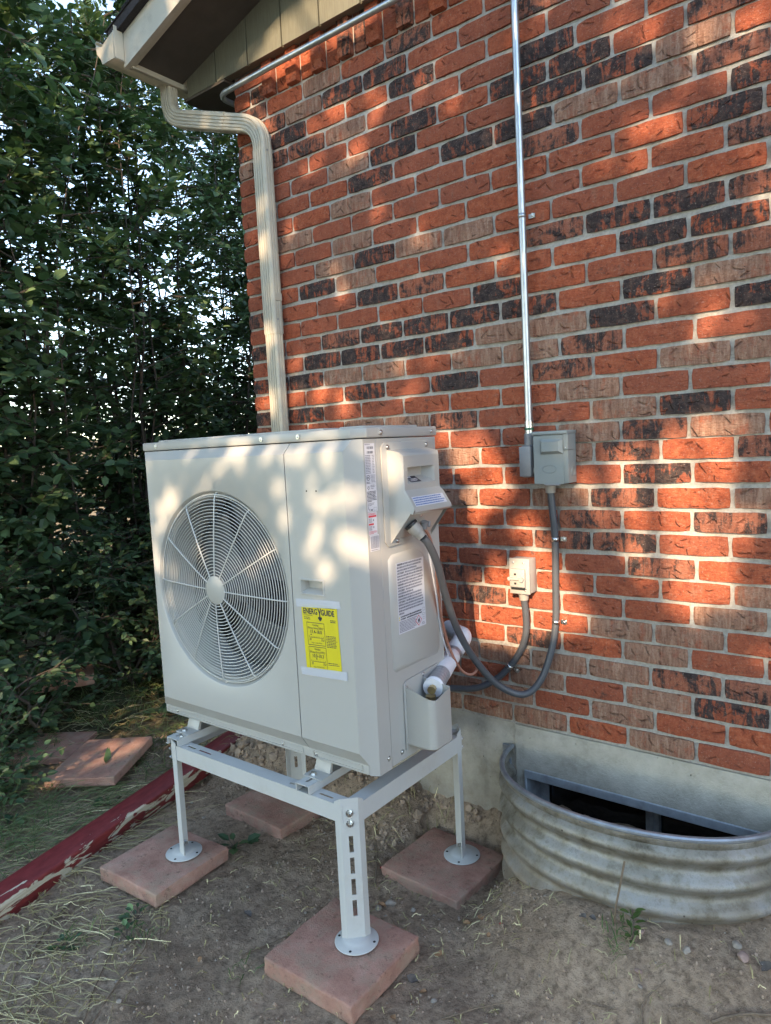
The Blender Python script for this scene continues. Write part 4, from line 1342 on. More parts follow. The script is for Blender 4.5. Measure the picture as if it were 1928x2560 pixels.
# rating plate down the corner strip
np_ = plate(PS, -0.655, -0.6125, 0.797, 0.978, 0.0004, 'paper', 'rating_label', hp)
q = Print(PS)
q.lines(-0.654, 0.974, 0.040, 1, 0.004, 0.002, 'inkgrey', 1)
q.bars(-0.645, 0.963, 0.026, 0.007, 2); q.bars(-0.645, 0.951, 0.026, 0.007, 3)
q.lines(-0.653, 0.945, 0.022, 12, 0.0042, 0.0021, 'inkgrey', 4, 1); q.lines(-0.625, 0.945, 0.009, 12, 0.0042, 0.0021, 'inkgrey', 5, 1)
for zz in (0.946, 0.893, 0.872, 0.864): q.rect(-0.654, zz, 0.040, 0.0005, 'inkgrey')
q.g('ink').lathe([(0.0062, 0.0008), (0.0074, 0.0008)], (UX1 + 0.0004, -0.6455, 0.887), 'x', 28)
q.text('ETL', -0.6455, 0.8845, 0.0064, 0.0002, 'ink', 'CENTER')
q.lines(-0.653, 0.875, 0.014, 2, 0.003, 0.0017, 'ink', 6, 1); q.lines(-0.633, 0.893, 0.018, 6, 0.0036, 0.0018, 'inkgrey', 7, 1)
q.tri([(-0.6515, 0.860), (-0.6465, 0.8545), (-0.6415, 0.860), (-0.6465, 0.8655)], 'ink'); q.tri([(-0.6498, 0.860), (-0.6465, 0.8563), (-0.6432, 0.860), (-0.6465, 0.8637)], 'paper', 0.001)
q.lines(-0.637, 0.866, 0.018, 3, 0.0044, 0.002, 'inkgrey', 8, .7)
q.lines(-0.654, 0.849, 0.040, 8, 0.0037, 0.0023, 'ink', 9, .5); q.lines(-0.654, 0.8185, 0.030, 3, 0.003, 0.0016, 'inkgrey', 10, .7)
q.rect(-0.647, 0.799, 0.002, 0.006); q.rect(-0.640, 0.799, 0.006, 0.004); q.frame(-0.629, 0.799, 0.013, 0.008); q.rect(-0.652, 0.803, 0.002, 0.008, 'inkgrey')
q.done(np_)
rl = plate(PS, -0.654, -0.618, 0.734, 0.7955, 0.0004, 'paper', 'red_notice_label', hp)
q = Print(PS)
q.lines(-0.653, 0.791, 0.034, 2, 0.003, 0.0017, 'inkred', 11, 1)
q.rect(-0.653, 0.7815, 0.033, 0.005, 'inkred'); q.rect(-0.653, 0.7605, 0.021, 0.005, 'inkred')
q.lines(-0.652, 0.777, 0.014, 4, 0.003, 0.0018, 'inkgrey', 12, 1); q.lines(-0.652, 0.7565, 0.014, 4, 0.003, 0.0018, 'inkgrey', 13, 1)
q.rect(-0.635, 0.771, 0.004, 0.005, 'inkgrey'); q.rect(-0.635, 0.752, 0.004, 0.005, 'inkgrey')
q.lines(-0.653, 0.743, 0.034, 3, 0.003, 0.0015, 'inkred', 14, .6)
q.done(rl)
bl = plate(PS, -0.651, -0.6125, 0.690, 0.7335, 0.0004, 'paper', 'barcode_label', hp)
q = Print(PS); q.bars(-0.6485, 0.697, 0.0335, 0.0335, 15, 'inkgrey', 0.0008); q.lines(-0.648, 0.692, 0.033, 1, .004, .0025, 'inkgrey', 16, 1); q.done(bl)

# bilingual warning label on the pressed field
wl = plate(PS2, -0.5515, -0.4185, 0.440, 0.642, 0.0004, 'paper', 'warning_label', hp)
q = Print(PS2)
z = 0.634
rr_ = random.Random(3)
for i in range(18):
    u = -0.548
    if i in (0, 7, 11): 
        q.text('WARNING', u, z, 0.0078, 0.0003, 'ink', sx=0.62); u += 0.0215
        q.lines(u, z, 0.124 - 0.0225, 1, 1, 0.0056, 'inkgrey', 20 + i, 1)
    elif i in (3, 9, 13):
        q.text('AVERTISSEMENT', u, z, 0.0078, 0.0002, 'ink', sx=0.60); u += 0.0375
        q.lines(u, z, 0.124 - 0.040, 1, 1, 0.0056, 'inkgrey', 20 + i, 1)
    else:
        q.lines(u, z, 0.126 * (1 if i not in (2, 10, 17) else (0.75, 0.6, 0.2)[(2, 10, 17).index(i)]), 1, 1, 0.0056, 'inkgrey', 20 + i, 1)
    z -= 0.0082
q.tri([(-0.550, 0.4855), (-0.5445, 0.4855), (-0.5472, 0.4905)], 'yellow'); q.tri([(-0.550, 0.479), (-0.5445, 0.479), (-0.5472, 0.484)], 'yellow')
q.text('WARNING', -0.542, 0.486, 0.006, 0.0003, 'ink', sx=.6); q.lines(-0.525, 0.486, 0.09, 1, 1, .0045, 'ink', 50, 1)
q.text('AVERTISSEMENT', -0.542, 0.479, 0.006, 0.0003, 'ink', sx=.6); q.lines(-0.512, 0.479, 0.08, 1, 1, .0045, 'ink', 51, 1)
q.lines(-0.548, 0.473, 0.085, 8, 0.0041, 0.0025, 'inkgrey', 52, .9)
dc = (-0.4555, 0.4605)
q.tri([(dc[0] - .0165, dc[1]), (dc[0], dc[1] - .0165), (dc[0] + .0165, dc[1]), (dc[0], dc[1] + .0165)], 'inkred', 0.0008)
q.tri([(dc[0] - .0138, dc[1]), (dc[0], dc[1] - .0138), (dc[0] + .0138, dc[1]), (dc[0], dc[1] + .0138)], 'paper', 0.0011)
q.tri([(dc[0] - .0045, dc[1] - .004), (dc[0] + .0045, dc[1] - .004), (dc[0] + .0052, dc[1] + .001), (dc[0] + .0015, dc[1] + .0085), (dc[0] - .0008, dc[1] + .003), (dc[0] - .004, dc[1] + .0035)], 'ink', 0.0014)
q.rect(dc[0] - .006, dc[1] - .0065, .012, .0015, 'ink', 0.0014)
q.text('A2L', -0.4405, 0.4445, 0.0105, 0.0001, 'inkgrey', sx=.95)
q.frame(-0.4335, 0.484, 0.0105, 0.009, .0007, 'inkgrey'); q.frame(-0.437, 0.471, 0.015, 0.006, .0007, 'inkgrey'); q.frame(-0.4335, 0.459, 0.0105, 0.007, .0007, 'inkgrey')
q.done(wl)
# strip label on the flare, black tag in the finger pocket
fdir = (Vector((X2_, 0, 0.796)) - Vector((X1_ + .012, 0, 0.832))).normalized(); fn = Vector((-fdir.z, 0, fdir.x)); fn = fn if fn.x > 0 else -fn
PF = lambda u, v, w: tuple(Vector((X1_ + .012, u, 0.832)) + fdir * (-v) + fn * (0.0004 + w))
stl = plate(PF, -0.545, -0.392, -0.036, -0.006, 0.0004, 'paper', 'strip_label', hp)
q = Print(PF); q.lines(-0.543, -0.0125, 0.148, 4, 0.0068, 0.0040, 'inkblue', 60, .95); q.done(stl)
s0 = Vector((X1_, py0, pz0)); s1 = Vector((dpx, py0 + .012, pz0 + .020)); sd = (s1 - s0); sd.y = 0; sd.normalize(); sn = Vector((-sd.z, 0, sd.x)); sn = sn if sn.z > 0 else -sn
PT = lambda u, v, w: tuple(Vector((X1_, u, pz0)) + sd * v + sn * (0.0006 + w))
tg = plate(PT, -0.512, -0.464, 0.006, 0.034, 0.0005, 'ink', 'black_tag', hp)
q = Print(PT); q.rect(-0.510, 0.026, 0.020, 0.006, 'paper', .0012); q.lines(-0.510, 0.020, 0.042, 3, 0.0052, 0.0026, 'paper', 61, .8); q.done(tg)

# yellow energy label taped to the front
PE = lambda u, v, w: (u, UYF - 0.0006 - w, v)
eg = thing('energy_label', 'yellow EnergyGuide sheet stuck to the unit front with two strips of clear tape', 'label', (-0.70, UYF - .0006, 0.445))
sheet = plate(PE, 0, 0, 0, 0, 0.0006, 'yellow', 'sheet', eg, [(-0.7615, 0.349), (-0.629, 0.358), (-0.6355, 0.541), (-0.7695, 0.540)])
def ES(u, v):   # u 0..1 across, v 0..1 down from the top
    a = Vector((-0.7695, 0.540)).lerp(Vector((-0.6355, 0.541)), u); b = Vector((-0.7615, 0.349)).lerp(Vector((-0.629, 0.358)), u)
    return a.lerp(b, v)
q = Print(lambda u, v, w: (ES(u, v).x, UYF - 0.0006 - w - 0.0003, ES(u, v).y))
def et(body, u, v, size, bold=0.0, align='LEFT', sx=1.0):
    vv, ff = text_mesh(body, 1.0, bold, align)
    q.g('ink').add([q.P(u + p.x * size * sx, v - p.y * size * 0.72, 0.0009) for p in vv], ff)
def er(u, v, w, h, ink='ink'):
    q.g(ink).quad(q.P(u, v, .0009), q.P(u + w, v, .0009), q.P(u + w, v + h, .0009), q.P(u, v + h, .0009))
def efr(u, v, w, h):
    t = 0.008
    er(u, v, w, t); er(u, v + h - t, w, t); er(u, v + t, t, h - 2 * t); er(u + w - t, v + t, t, h - 2 * t)
def el(u, v, w, n, pitch, h, seed):
    r = random.Random(seed)
    for i in range(n):
        x = u; end = u + w * r.uniform(.85, 1)
        while x < end - .01:
            a = min(r.uniform(.02, .07), end - x); er(x, v + i * pitch, a, h); x += a + .012
el(0.05, 0.025, 0.16, 1, .02, .009, 1); el(0.40, 0.025, 0.55, 1, .02, .009, 2)
et('ENERG', 0.045, 0.145, 0.165, 0.026, 'LEFT', 0.80); et('GUIDE', 0.552, 0.145, 0.165, 0.026, 'LEFT', 0.765)
# the Y with its long arrow
q.g('ink').add([q.P(u, v, .0009) for u, v in ((0.462, 0.045), (0.492, 0.045), (0.517, 0.10), (0.542, 0.045), (0.570, 0.045), (0.531, 0.125), (0.531, 0.19), (0.572, 0.178), (0.572, 0.203), (0.517, 0.245), (0.462, 0.203), (0.462, 0.178), (0.503, 0.19), (0.503, 0.125))],
               [(0, 1, 2, 13), (2, 3, 4, 5), (2, 5, 13), (13, 5, 6, 12), (11, 12, 6, 7), (11, 7, 8, 10), (8, 9, 10)])
et('U.S. Government', 0.06, 0.175, 0.045, 0.0, 'LEFT', .8)
el(0.06, 0.195, 0.2, 2, .024, .010, 3); el(0.80, 0.205, 0.16, 2, .024, .012, 4)
for v0, ttl, unit_, num in ((0.27, 'Cooling', '(SEER2)*', '17.4-18.0'), (0.635, 'Heating', '(HSPF2)*', '10.0-10.3')):
    efr(0.115, v0, 0.50, 0.345)
    et(ttl, 0.365, v0 + 0.052, 0.062, 0.004, 'CENTER', .85)
    et('Efficiency Rating ' + unit_, 0.365, v0 + 0.097, 0.058, 0.003, 'CENTER', .74)
    et(num, 0.365, v0 + 0.165, 0.105, 0.012, 'CENTER', .86)
    er(0.165, v0 + 0.225, 0.40, 0.006)
    for k in range(9): er(0.165 + k * 0.049, v0 + 0.212 if k % 8 else v0 + .20, 0.007, 0.014 if k % 8 else .03)
    xm = 0.22 if ttl == 'Cooling' else 0.32
    q.g('ink').add([q.P(a, b, .0009) for a, b in ((xm - .02, v0 + .178), (xm + .02, v0 + .178), (xm + .012, v0 + .193), (xm - .012, v0 + .193))], [(0, 1, 2, 3)])
    el(0.165, v0 + 0.245, 0.06, 2, .018, .008, 5); el(0.50, v0 + 0.245, 0.09, 2, .018, .008, 6)
    et('Range of Similar Models', 0.365, v0 + 0.315, 0.04, 0.0, 'CENTER', .8)
el(0.645, 0.45, 0.30, 8, 0.0235, 0.010, 7); el(0.645, 0.86, 0.30, 2, 0.026, 0.011, 8)
q.done(sheet)
for k, sk in enumerate(([(-0.7855, 0.529), (-0.619, 0.538), (-0.6225, 0.559), (-0.788, 0.552)], [(-0.780, 0.333), (-0.608, 0.341), (-0.609, 0.3655), (-0.784, 0.355)])):
    plate(lambda u, v, w: (u, UYF - 0.0026 - w, v), 0, 0, 0, 0, 0.0004, 'tape', 'tape_strip', eg, sk)

# ================================================================== STAND
st = thing('mounting_stand', 'white steel stand on four bolted legs carrying the heat pump', 'stand', (-1.0, -0.44, -0.40))
SX0, SX1, SY0, SY1 = -1.420, -0.591, -0.742, -0.144
ZT = 0.0; BH = 0.050; TH = 0.0025
def beam_x(y, face, name, slots):
    mb = MB()
    w = 0.046
    ya, yb = (y, y + w) if face < 0 else (y - w, y)
    mb.slotplate(SX0 + .028, SX1 - .030, ya, yb, slots, lambda u, v, k: (u, v, ZT - k), TH)
    yf = ya if face < 0 else yb - TH
    mb.box(SX0 + .028, SX1 - .030, yf, yf + TH, ZT - BH, ZT - TH)
    yo = yb - TH if face < 0 else ya
    mb.box(SX0 + .028, SX1 - .030, yo, yo + TH, ZT - 0.014, ZT - TH)
    return mb.build(name, MT['stand'], st, smooth=0)
sl = [(-1.330, -1.285), (-1.268, -1.205), (-0.842, -0.797), (-0.725, -0.672)]
beam_x(SY0, -1, 'front_beam', [(a, b, SY0 + .018, SY0 + .027) for a, b in sl])
beam_x(SY1, 1, 'rear_beam', [(a, b, SY1 - .027, SY1 - .018) for a, b in sl])
def beam_y(x, face, name):
    mb = MB(); w = 0.046
    xa, xb = (x - w, x) if face > 0 else (x, x + w)
    slots = [(xa + .014, xb - .014, -0.245, -0.180)] if face > 0 else []
    mb.slotplate(xa, xb, SY0 + .0468, SY1 - .0468, [], lambda u, v, k: (u, v, ZT - k), TH)
    xf = xb - TH if face > 0 else xa
    mb.box(xf, xf + TH, SY0 + .032, SY1 - .028, ZT - BH - .004, ZT - TH)
    xo = xa if face > 0 else xb - TH
    mb.box(xo, xo + TH, SY0 + .0468, SY1 - .0468, ZT - .014, ZT - TH)
    return mb.build(name, MT['stand'], st, smooth=0)
beam_y(SX1, 1, 'side_beam'); beam_y(SX0, -1, 'side_beam')
for xa, xb in ((-1.402, -1.345), (-0.790, -0.738)):
    mb = MB()
    mb.slotplate(xa, xb, SY0 - .006, SY1 + .004, [(xa + .020, xa + .029, SY0 + .012, SY0 + .060), (xa + .020, xa + .029, -0.30, -0.22)], lambda u, v, k: (u, v, 0.0265 - k), TH)
    mb.box(xa, xa + TH, SY0 - .006, SY1 + .004, 0.0012, 0.0265 - TH); mb.box(xb - TH, xb, SY0 - .006, SY1 + .004, 0.0012, 0.0265 - TH)
    mb.box(xa - .012, xa - .0002, SY0 - .004, SY1 + .002, 0.0008, 0.0030)
    ra = mb.build('cross_rail', MT['stand'], st, smooth=0)
    for yy in (SY0 + .024,):
        bolt((xa + .045 if xa < -1 else xa - .006, yy - .003 if xa < -1 else yy, 0.0265 if xa < -1 else 0.003), 'z', 0.006, st, 'bolt')
for x, y, s1, s2, in ((SX1, SY0, 1, -1), (SX0, SY0, -1, -1), (SX1, SY1, 1, 1), (SX0, SY1, -1, 1)):
    zb = {(1, -1): -0.392, (-1, -1): -0.392, (1, 1): -0.428, (-1, 1): -0.410}[(s1, s2)]
    c = Vector((x - s1 * 0.024, y - s2 * 0.022, 0))
    dg_ = Vector((s1, s2, 0)).normalized()           # outwards
    tg_ = Vector((-s2, s1, 0)).normalized()          # along the diagonal face
    hw = 0.0245
    zt = 0.020
    mb = MB()
    slots = []
    zz = -0.088
    for k in range(4):
        slots.append((-0.006, 0.006, zz - 0.047, zz)); zz -= 0.062
    off = c + dg_ * 0.010
    mb.slotplate(-hw, hw, zb + .002, zt, slots, lambda u, v, k: tuple(off + tg_ * u + Vector((0, 0, v)) - dg_ * k), 0.0028)
    # flanges parallel to the beams
    for e_, ax in ((-1, None), (1, None)):
        base_ = off + tg_ * hw * e_
        fl_dir = Vector((-s1, 0, 0)) if abs((tg_ * e_).x * s1 + 1) < abs((tg_ * e_).y * s2 + 1) else Vector((0, -s2, 0))
        nr_ = Vector((0, s2, 0)) if abs(fl_dir.x) > .5 else Vector((s1, 0, 0))
        q0 = base_; q1 = base_ + fl_dir * 0.022
        a_, b_ = q0 + nr_ * .0, q1
        V = []
        for pnt in (q0, q1):
            for z_ in (zb + .002, zt - (0.0 if pnt is q0 else 0.012)):
                V.append((pnt.x, pnt.y, z_)); V.append((pnt.x - nr_.x * .0028, pnt.y - nr_.y * .0028, z_))
        mb.add(V, [(0, 4, 6, 2), (1, 3, 7, 5), (0, 2, 3, 1), (4, 5, 7, 6), (2, 6, 7, 3), (0, 1, 5, 4)])
    lg = mb.build('leg', MT['stand'], st, smooth=0)
    for k, zz in enumerate((-0.022, -0.052)):
        mbb = MB(); cc = off + Vector((0, 0, zz))
        mbb.cyl(cc - dg_ * .0004, cc + dg_ * .0015, 0.0105, 18); mbb.cyl(cc + dg_ * .0014, cc + dg_ * .008, 0.0075, 6); mbb.cyl(cc + dg_ * .008, cc + dg_ * .013, 0.0042, 10)
        mbb.build('bolt', MT['screw'], lg, smooth=30)
    fc = c + dg_ * 0.002
    fp = MB().lathe([(0.0, 0.012), (0.028, 0.012), (0.036, 0.008), (0.043, 0.003), (0.060, 0.0022), (0.0615, 0.0008), (0.0615, -0.001)], (fc.x, fc.y, zb - .004), 'z', 48)
    fpo = fp.build('foot_plate', MT['stand'], st, smooth=60)
    for k in range(4):
        a = R2(20 + 90 * k)
        MB().cyl((fc.x + .052 * math.cos(a), fc.y + .052 * math.sin(a), zb - .0012), (fc.x + .052 * math.cos(a), fc.y + .052 * math.sin(a), zb - .0006), 0.004, 10).build('bolt_hole', MT['dark'], fpo, smooth=0)
    bq = c + tg_ * 0.0 - dg_ * 0.012 + Vector((0, 0, zb + .03))
    MB().cyl(bq, bq + dg_ * .012, 0.007, 6).build('bolt', MT['screw'], fpo, smooth=0)
# mounting feet of the unit, bolted on the rails
for x in (-1.3735, -0.764):
    for y, s_ in ((-0.685, 1), (-0.29, -1)):
        mb = MB()
        mb.box(x - .036, x + .036, y - .022, y + .03, 0.0272, 0.0305, 0.001, 1)
        mb.prism([(y + .020, 0.0306), (y + .034, 0.0306), (y + .040, 0.0660), (y + .034, 0.0660)] if s_ > 0 else [(y - .016, 0.0306), (y + .006, 0.0306), (y - .02, 0.066), (y - .03, 0.066)], 'x', x - .030, x + .030, bev=0.001)
        fo_ = mb.build('mounting_foot', MT['unit'], hp, smooth=30)
        mb = MB().cyl((x - .010, y - .006, 0.0304), (x - .010, y - .006, 0.0322), 0.011, 18); mb.cyl((x - .010, y - .006, 0.0322), (x - .010, y - .006, 0.038), 0.0068, 6)
        mb.build('bolt', MT['screw'], fo_, smooth=30)
# ================================================================== CONDUITS, BOXES, PIPES
def smooth_path(pts, k=8):
    P = [Vector(p) for p in pts]; out = []
    P = [P[0] * 2 - P[1]] + P + [P[-1] * 2 - P[-2]]
    for i in range(1, len(P) - 2):
        for j in range(k):
            t = j / k; t2, t3 = t * t, t * t * t
            out.append(0.5 * ((2 * P[i]) + (P[i + 1] - P[i - 1]) * t + (2 * P[i - 1] - 5 * P[i] + 4 * P[i + 1] - P[i + 2]) * t2 + (3 * P[i] - P[i - 1] - 3 * P[i + 1] + P[i + 2]) * t3))
    out.append(P[-2]); return out
def resample(P, step):
    out = [P[0]]; acc = 0
    for a, b in zip(P, P[1:]):
        l = (b - a).length
        while acc + l >= step:
            t = (step - acc) / l; a = a.lerp(b, t); out.append(a.copy()); l = (b - a).length; acc = 0
        acc += l
    out.append(P[-1]); return out
def strap(parent, p, r, side, mat='screw', ang=0.0):
    """two-part pipe clamp on the wall beside a pipe; side=+1: screw ear to the right"""
    mb = MB(); x, y, z = p
    ca, sa = math.cos(ang), math.sin(ang)
    ring_ = []
    for k in range(13):
        a = R2(180 * k / 12)
        ring_.append((x + (r + .0012) * math.cos(a) * ca, y - (r + .0012) * math.sin(a), z + (r + .0012) * math.cos(a) * sa))
    for a, b in zip(ring_, ring_[1:]):
        for w0, w1 in ((-.0065, .0065),):
            up = Vector((-sa, 0, ca))
            mb.quad(Vector(a) + up * w0, Vector(b) + up * w0, Vector(b) + up * w1, Vector(a) + up * w1)
    o = Vector((x, -0.002, z)) + Vector((ca, 0, sa)) * side * (r + .012)
    up = Vector((-sa, 0, ca)); rt = Vector((ca, 0, sa))
    mb.add([o + rt * a + up * b + Vector((0, c, 0)) for a, b, c in ((-.011, -.0065, -.002), (.010, -.0065, -.002), (.010, .0065, -.002), (-.011, .0065, -.002), (-.011, -.0065, 0), (.010, -.0065, 0), (.010, .0065, 0), (-.011, .0065, 0))],
           [(0, 1, 2, 3), (4, 7, 6, 5), (0, 4, 5, 1), (1, 5, 6, 2), (2, 6, 7, 3), (3, 7, 4, 0)])
    s_ = mb.build('strap', MT[mat], parent, smooth=40)
    md = s_.modifiers.new('solid', 'SOLIDIFY'); md.thickness = 0.0014
    bolt((o.x + rt.x * .002, -0.0045, o.z), 'y', 0.0052, parent)

em = thing('metal_conduit', 'vertical galvanised metal conduit running down the bricks to the grey switch box', 'conduit', (-0.381, -0.024, 1.0))
MB().tube([(-0.3865, -0.0245, z) for z in (2.75, 2.36)] + [(-0.3865, -0.0245, 2.3), (-0.384, -0.0245, 1.655), (-0.3825, -0.0245, 1.012)], 0.0113, 16).build('pipe', MT['emt'], em)
MB().cyl((-0.3825, -0.0245, 1.024), (-0.3825, -0.0245, 0.985), 0.0138, 16).build('compression_fitting', MT['screw'], em)
MB().cyl((-0.3825, -0.0245, 0.996), (-0.3825, -0.0245, 1.003), 0.0152, 16).build('green_ring', MT['green'], em)
strap(em, (-0.384, -0.0245, 1.655), 0.0113, 1, 'emt')

hc = thing('metal_conduit', 'horizontal galvanised metal conduit running under the gable siding', 'conduit', (-1.2, -0.058, 2.44))
HZ = 2.4405
pa = [(1.6, -0.058, HZ), (0.5, -0.058, HZ), (-0.8, -0.058, HZ), (-1.4, -0.058, HZ), (-1.665, -0.058, HZ - .004)]
pa += [(-1.665 - 0.055 * math.sin(R2(a)), -0.058 + 0.055 * (1 - math.cos(R2(a))), HZ - .005) for a in (15, 35, 55, 75, 90)] + [(-1.720, 0.2, HZ - .005), (-1.720, 1.2, HZ - .005)]
MB().tube(pa, 0.0113, 16).build('pipe', MT['emt'], hc)

lb = thing('conduit_body', 'grey cast conduit elbow body beside the disconnect box', 'conduit body', (-0.381, -0.03, 0.9))
mb = MB().box(-0.404, -0.361, -0.058, -0.006, 0.846, 0.948, 0.012, 4)
mb.box(-0.402, -0.363, -0.0605, -0.0575, 0.850, 0.944, 0.0012, 2)
mb.build('body', MT['cast'], lb, smooth=40)
MB().tube([(-0.3825, -0.0245, 0.940), (-0.3825, -0.0245, 0.985)], 0.0165, 16).build('hub', MT['cast'], lb)
MB().cyl((-0.366, -0.033, 0.868), (-0.350, -0.033, 0.868), 0.0155, 16).build('hub', MT['cast'], lb)

dx0, dx1, dz0, dz1, dy = -0.349, -0.236, 0.826, 0.990, -0.068
db = thing('disconnect_box', 'grey enamelled electrical disconnect box with embossed handle on the bricks', 'electrical box', (-0.293, 0, 0.9))
MB().box(dx0 + .002, dx1 - .001, dy + .004, -0.003, dz0 + .002, dz1 - .006, 0.002, 2).build('box', MT['greybox'], db)
lid = MB().box(dx0, dx1 - .014, dy, dy + .0035, dz0, dz1 - .014, 0.0015, 2)
lid.prism([(dx0 + .028, 0.960), (dx0 + .092, 0.960), (dx0 + .092, 0.922), (dx0 + .028, 0.922)], 'y', dy - .0002, dy + .0002)
a = [(dx0 + .022, dy, 0.9635), (dx0 + .098, dy, 0.9635), (dx0 + .098, dy, 0.918), (dx0 + .022, dy, 0.918)]
b = [(dx0 + .032, dy - .011, 0.956), (dx0 + .088, dy - .011, 0.956), (dx0 + .088, dy - .011, 0.927), (dx0 + .032, dy - .011, 0.927)]
lid.add(a + b, [(4, 5, 6, 7)] + [(i, (i + 1) % 4, 4 + (i + 1) % 4, 4 + i) for i in range(4)])
ld = lid.build('lid', MT['greybox'], db, smooth=20)
ov = MB().lathe([(0.0205, 0.0), (0.0225, -0.0012), (0.0245, 0.0)], (0, 0, 0), 'y', 40)
ov.v = [(x + dx0 + .052, y + dy, z * 0.5 + 0.872) for x, y, z in ov.v]
ov.build('embossed_oval', MT['greybox'], ld, smooth=60)
q = Print(lambda u, v, w: (u, dy - .0002 - w * 1.2, v)); q.text('FB', dx0 + .052, 0.8675, 0.013, 0.0002, 'greyemb', 'CENTER') if False else None
cap = MB().box(dx0 - .003, dx1 + .001, dy - .004, -0.003, dz1 - .012, dz1 - .001, 0.002, 2)
cap.box(dx1 - .013, dx1 + .0015, dy - .0025, -0.02, dz1 - .060, dz1 - .0125, 0.001, 1)
cap.build('hood', MT['greybox'], db, smooth=30)
ko = MB().ring((dx1 - .0005, -0.030, 0.862), 0.014, 0.0012, 'x', 28, 6); ko.ring((dx1 - .0005, -0.030, 0.862), 0.009, 0.0008, 'x', 28, 6)
ko.build('knockout', MT['greybox'], db)
MB().box(dx0 + .035, dx0 + .085, dy - .003, dy + .004, dz0 - .004, dz0 + .001, 0.0008, 1).build('hasp', MT['cast'], db, smooth=0)
bolt((dx1 - .006, dy - .0025, dz1 - .053), 'y', 0.0018, db, washer=False)

def flex(name, label, pts, r=0.0112, straps=(), loc=(0, 0, 0)):
    t = thing(name, label, 'conduit', loc)
    P = resample(smooth_path(pts, 14), 0.0024)
    rad = [r + (0.00035 if i % 2 else -0.00035) for i in range(len(P))]
    MB().tube(P, r, 12, rad=rad).build('jacket', MT['flex'], t, smooth=75)
    return t
f1 = flex('flexible_conduit', 'grey flexible conduit looping from the disconnect box down and up to the unit side', [
    (-0.314, -0.028, 0.800), (-0.310, -0.024, 0.726), (-0.309, -0.0155, 0.647), (-0.3115, -0.0145, 0.511), (-0.315, -0.0155, 0.378), (-0.326, -0.030, 0.285), (-0.352, -0.055, 0.195), (-0.388, -0.085, 0.150),
    (-0.430, -0.118, 0.158), (-0.470, -0.165, 0.205), (-0.503, -0.230, 0.300), (-0.510, -0.300, 0.405), (-0.497, -0.375, 0.525), (-0.474, -0.445, 0.630), (-0.471, -0.487, 0.690), (-0.4775, -0.503, 0.711)], loc=(-0.38, -0.1, 0.15))
mb = MB().cyl((-0.314, -0.028, 0.838), (-0.314, -0.028, 0.822), 0.0185, 8); mb.cyl((-0.314, -0.028, 0.822), (-0.314, -0.028, 0.796), 0.0165, 20, r2=0.0150)
mb.build('fitting', MT['fit'], f1, smooth=40)
g0 = Vector((-0.5060, -0.524, 0.7530)); gd = Vector((0.52, 0.38, -0.77)).normalized()
MB().cyl(g0 + gd * .002, g0 + gd * 0.010, 0.0198, 24).build('gasket_ring', MT['black'], f1)
mb = MB().cyl(g0 + gd * 0.0095, g0 + gd * 0.034, 0.0200, 16, r2=0.0185); mb.cyl(g0 + gd * 0.034, g0 + gd * 0.052, 0.0160, 20, r2=0.0125)
mb.build('fitting', MT['fit'], f1, smooth=30)
strap(f1, (-0.309, -0.0145, 0.647), 0.0112, 1); strap(f1, (-0.315, -0.0145, 0.378), 0.0112, 1)

ox0, ox1, oz0, oz1, oy = -0.452, -0.383, 0.470, 0.583, -0.056
ob_ = thing('switch_box', 'small beige weatherproof switch box with lever on the bricks', 'electrical box', (-0.417, 0, 0.527))
MB().box(ox0, ox1, oy + .010, -0.003, oz0, oz1, 0.003, 2).build('box', MT['beige'], ob_)
cv_ = MB().box(ox0 - .002, ox1 + .001, oy, oy + .0095, oz0 - .002, oz1 + .002, 0.003, 2)
cv_.prism([(ox0 + .004, 0.552), (ox0 + .058, 0.552), (ox0 + .058, 0.492), (ox0 + .004, 0.492)], 'y', oy - .012, oy + .001, bev=0.003)
cvo = cv_.build('cover', MT['beige'], ob_, smooth=35)
lv = MB().cyl((ox0 + .006, oy - .018, 0.520), (ox0 + .006, oy - .011, 0.520), 0.0062, 14); lv.box(ox0 + .010, ox0 + .045, oy - .017, oy - .012, 0.516, 0.5245, 0.001, 1); lv.cyl((ox0 + .049, oy - .020, 0.519), (ox0 + .049, oy - .011, 0.519), 0.0075, 14)
lv.build('lever', MT['beige'], ob_, smooth=40)
for zz in (0.535, 0.505): MB().box(ox0 + .022, ox0 + .029, oy - .0135, oy - .0118, zz - .003, zz + .003).build('switch_mark', MT['black'], ob_, smooth=0)
MB().box(ox0 + .004, ox0 + .058, oy - .001, oy + .001, 0.4815, 0.488).build('lower_slot', MT['dark'], ob_, smooth=0)
for xx, zz in ((ox0 + .014, oz1 - .012), (ox0 + .050, oz1 - .012), (ox0 + .055, oz0 + .012)): bolt((xx, oy - .0002, zz), 'y', 0.003, ob_, washer=False)
f2 = flex('flexible_conduit', 'grey flexible conduit curving from the small beige switch box behind the unit', [
    (-0.417, -0.030, 0.446), (-0.415, -0.024, 0.392), (-0.420, -0.018, 0.330), (-0.441, -0.0155, 0.270), (-0.483, -0.0155, 0.208), (-0.535, -0.022, 0.155), (-0.600, -0.040, 0.118), (-0.680, -0.060, 0.108), (-0.80, -0.09, 0.11), (-0.95, -0.12, 0.15)], loc=(-0.5, -0.03, 0.2))
mb = MB().cyl((-0.417, -0.030, 0.478), (-0.417, -0.030, 0.462), 0.0185, 8); mb.cyl((-0.417, -0.030, 0.462), (-0.417, -0.030, 0.444), 0.0165, 20, r2=0.0145)
mb.build('fitting', MT['fit'], f2, smooth=40)
strap(f2, (-0.485, -0.0145, 0.206), 0.0112, 1, ang=R2(-38))

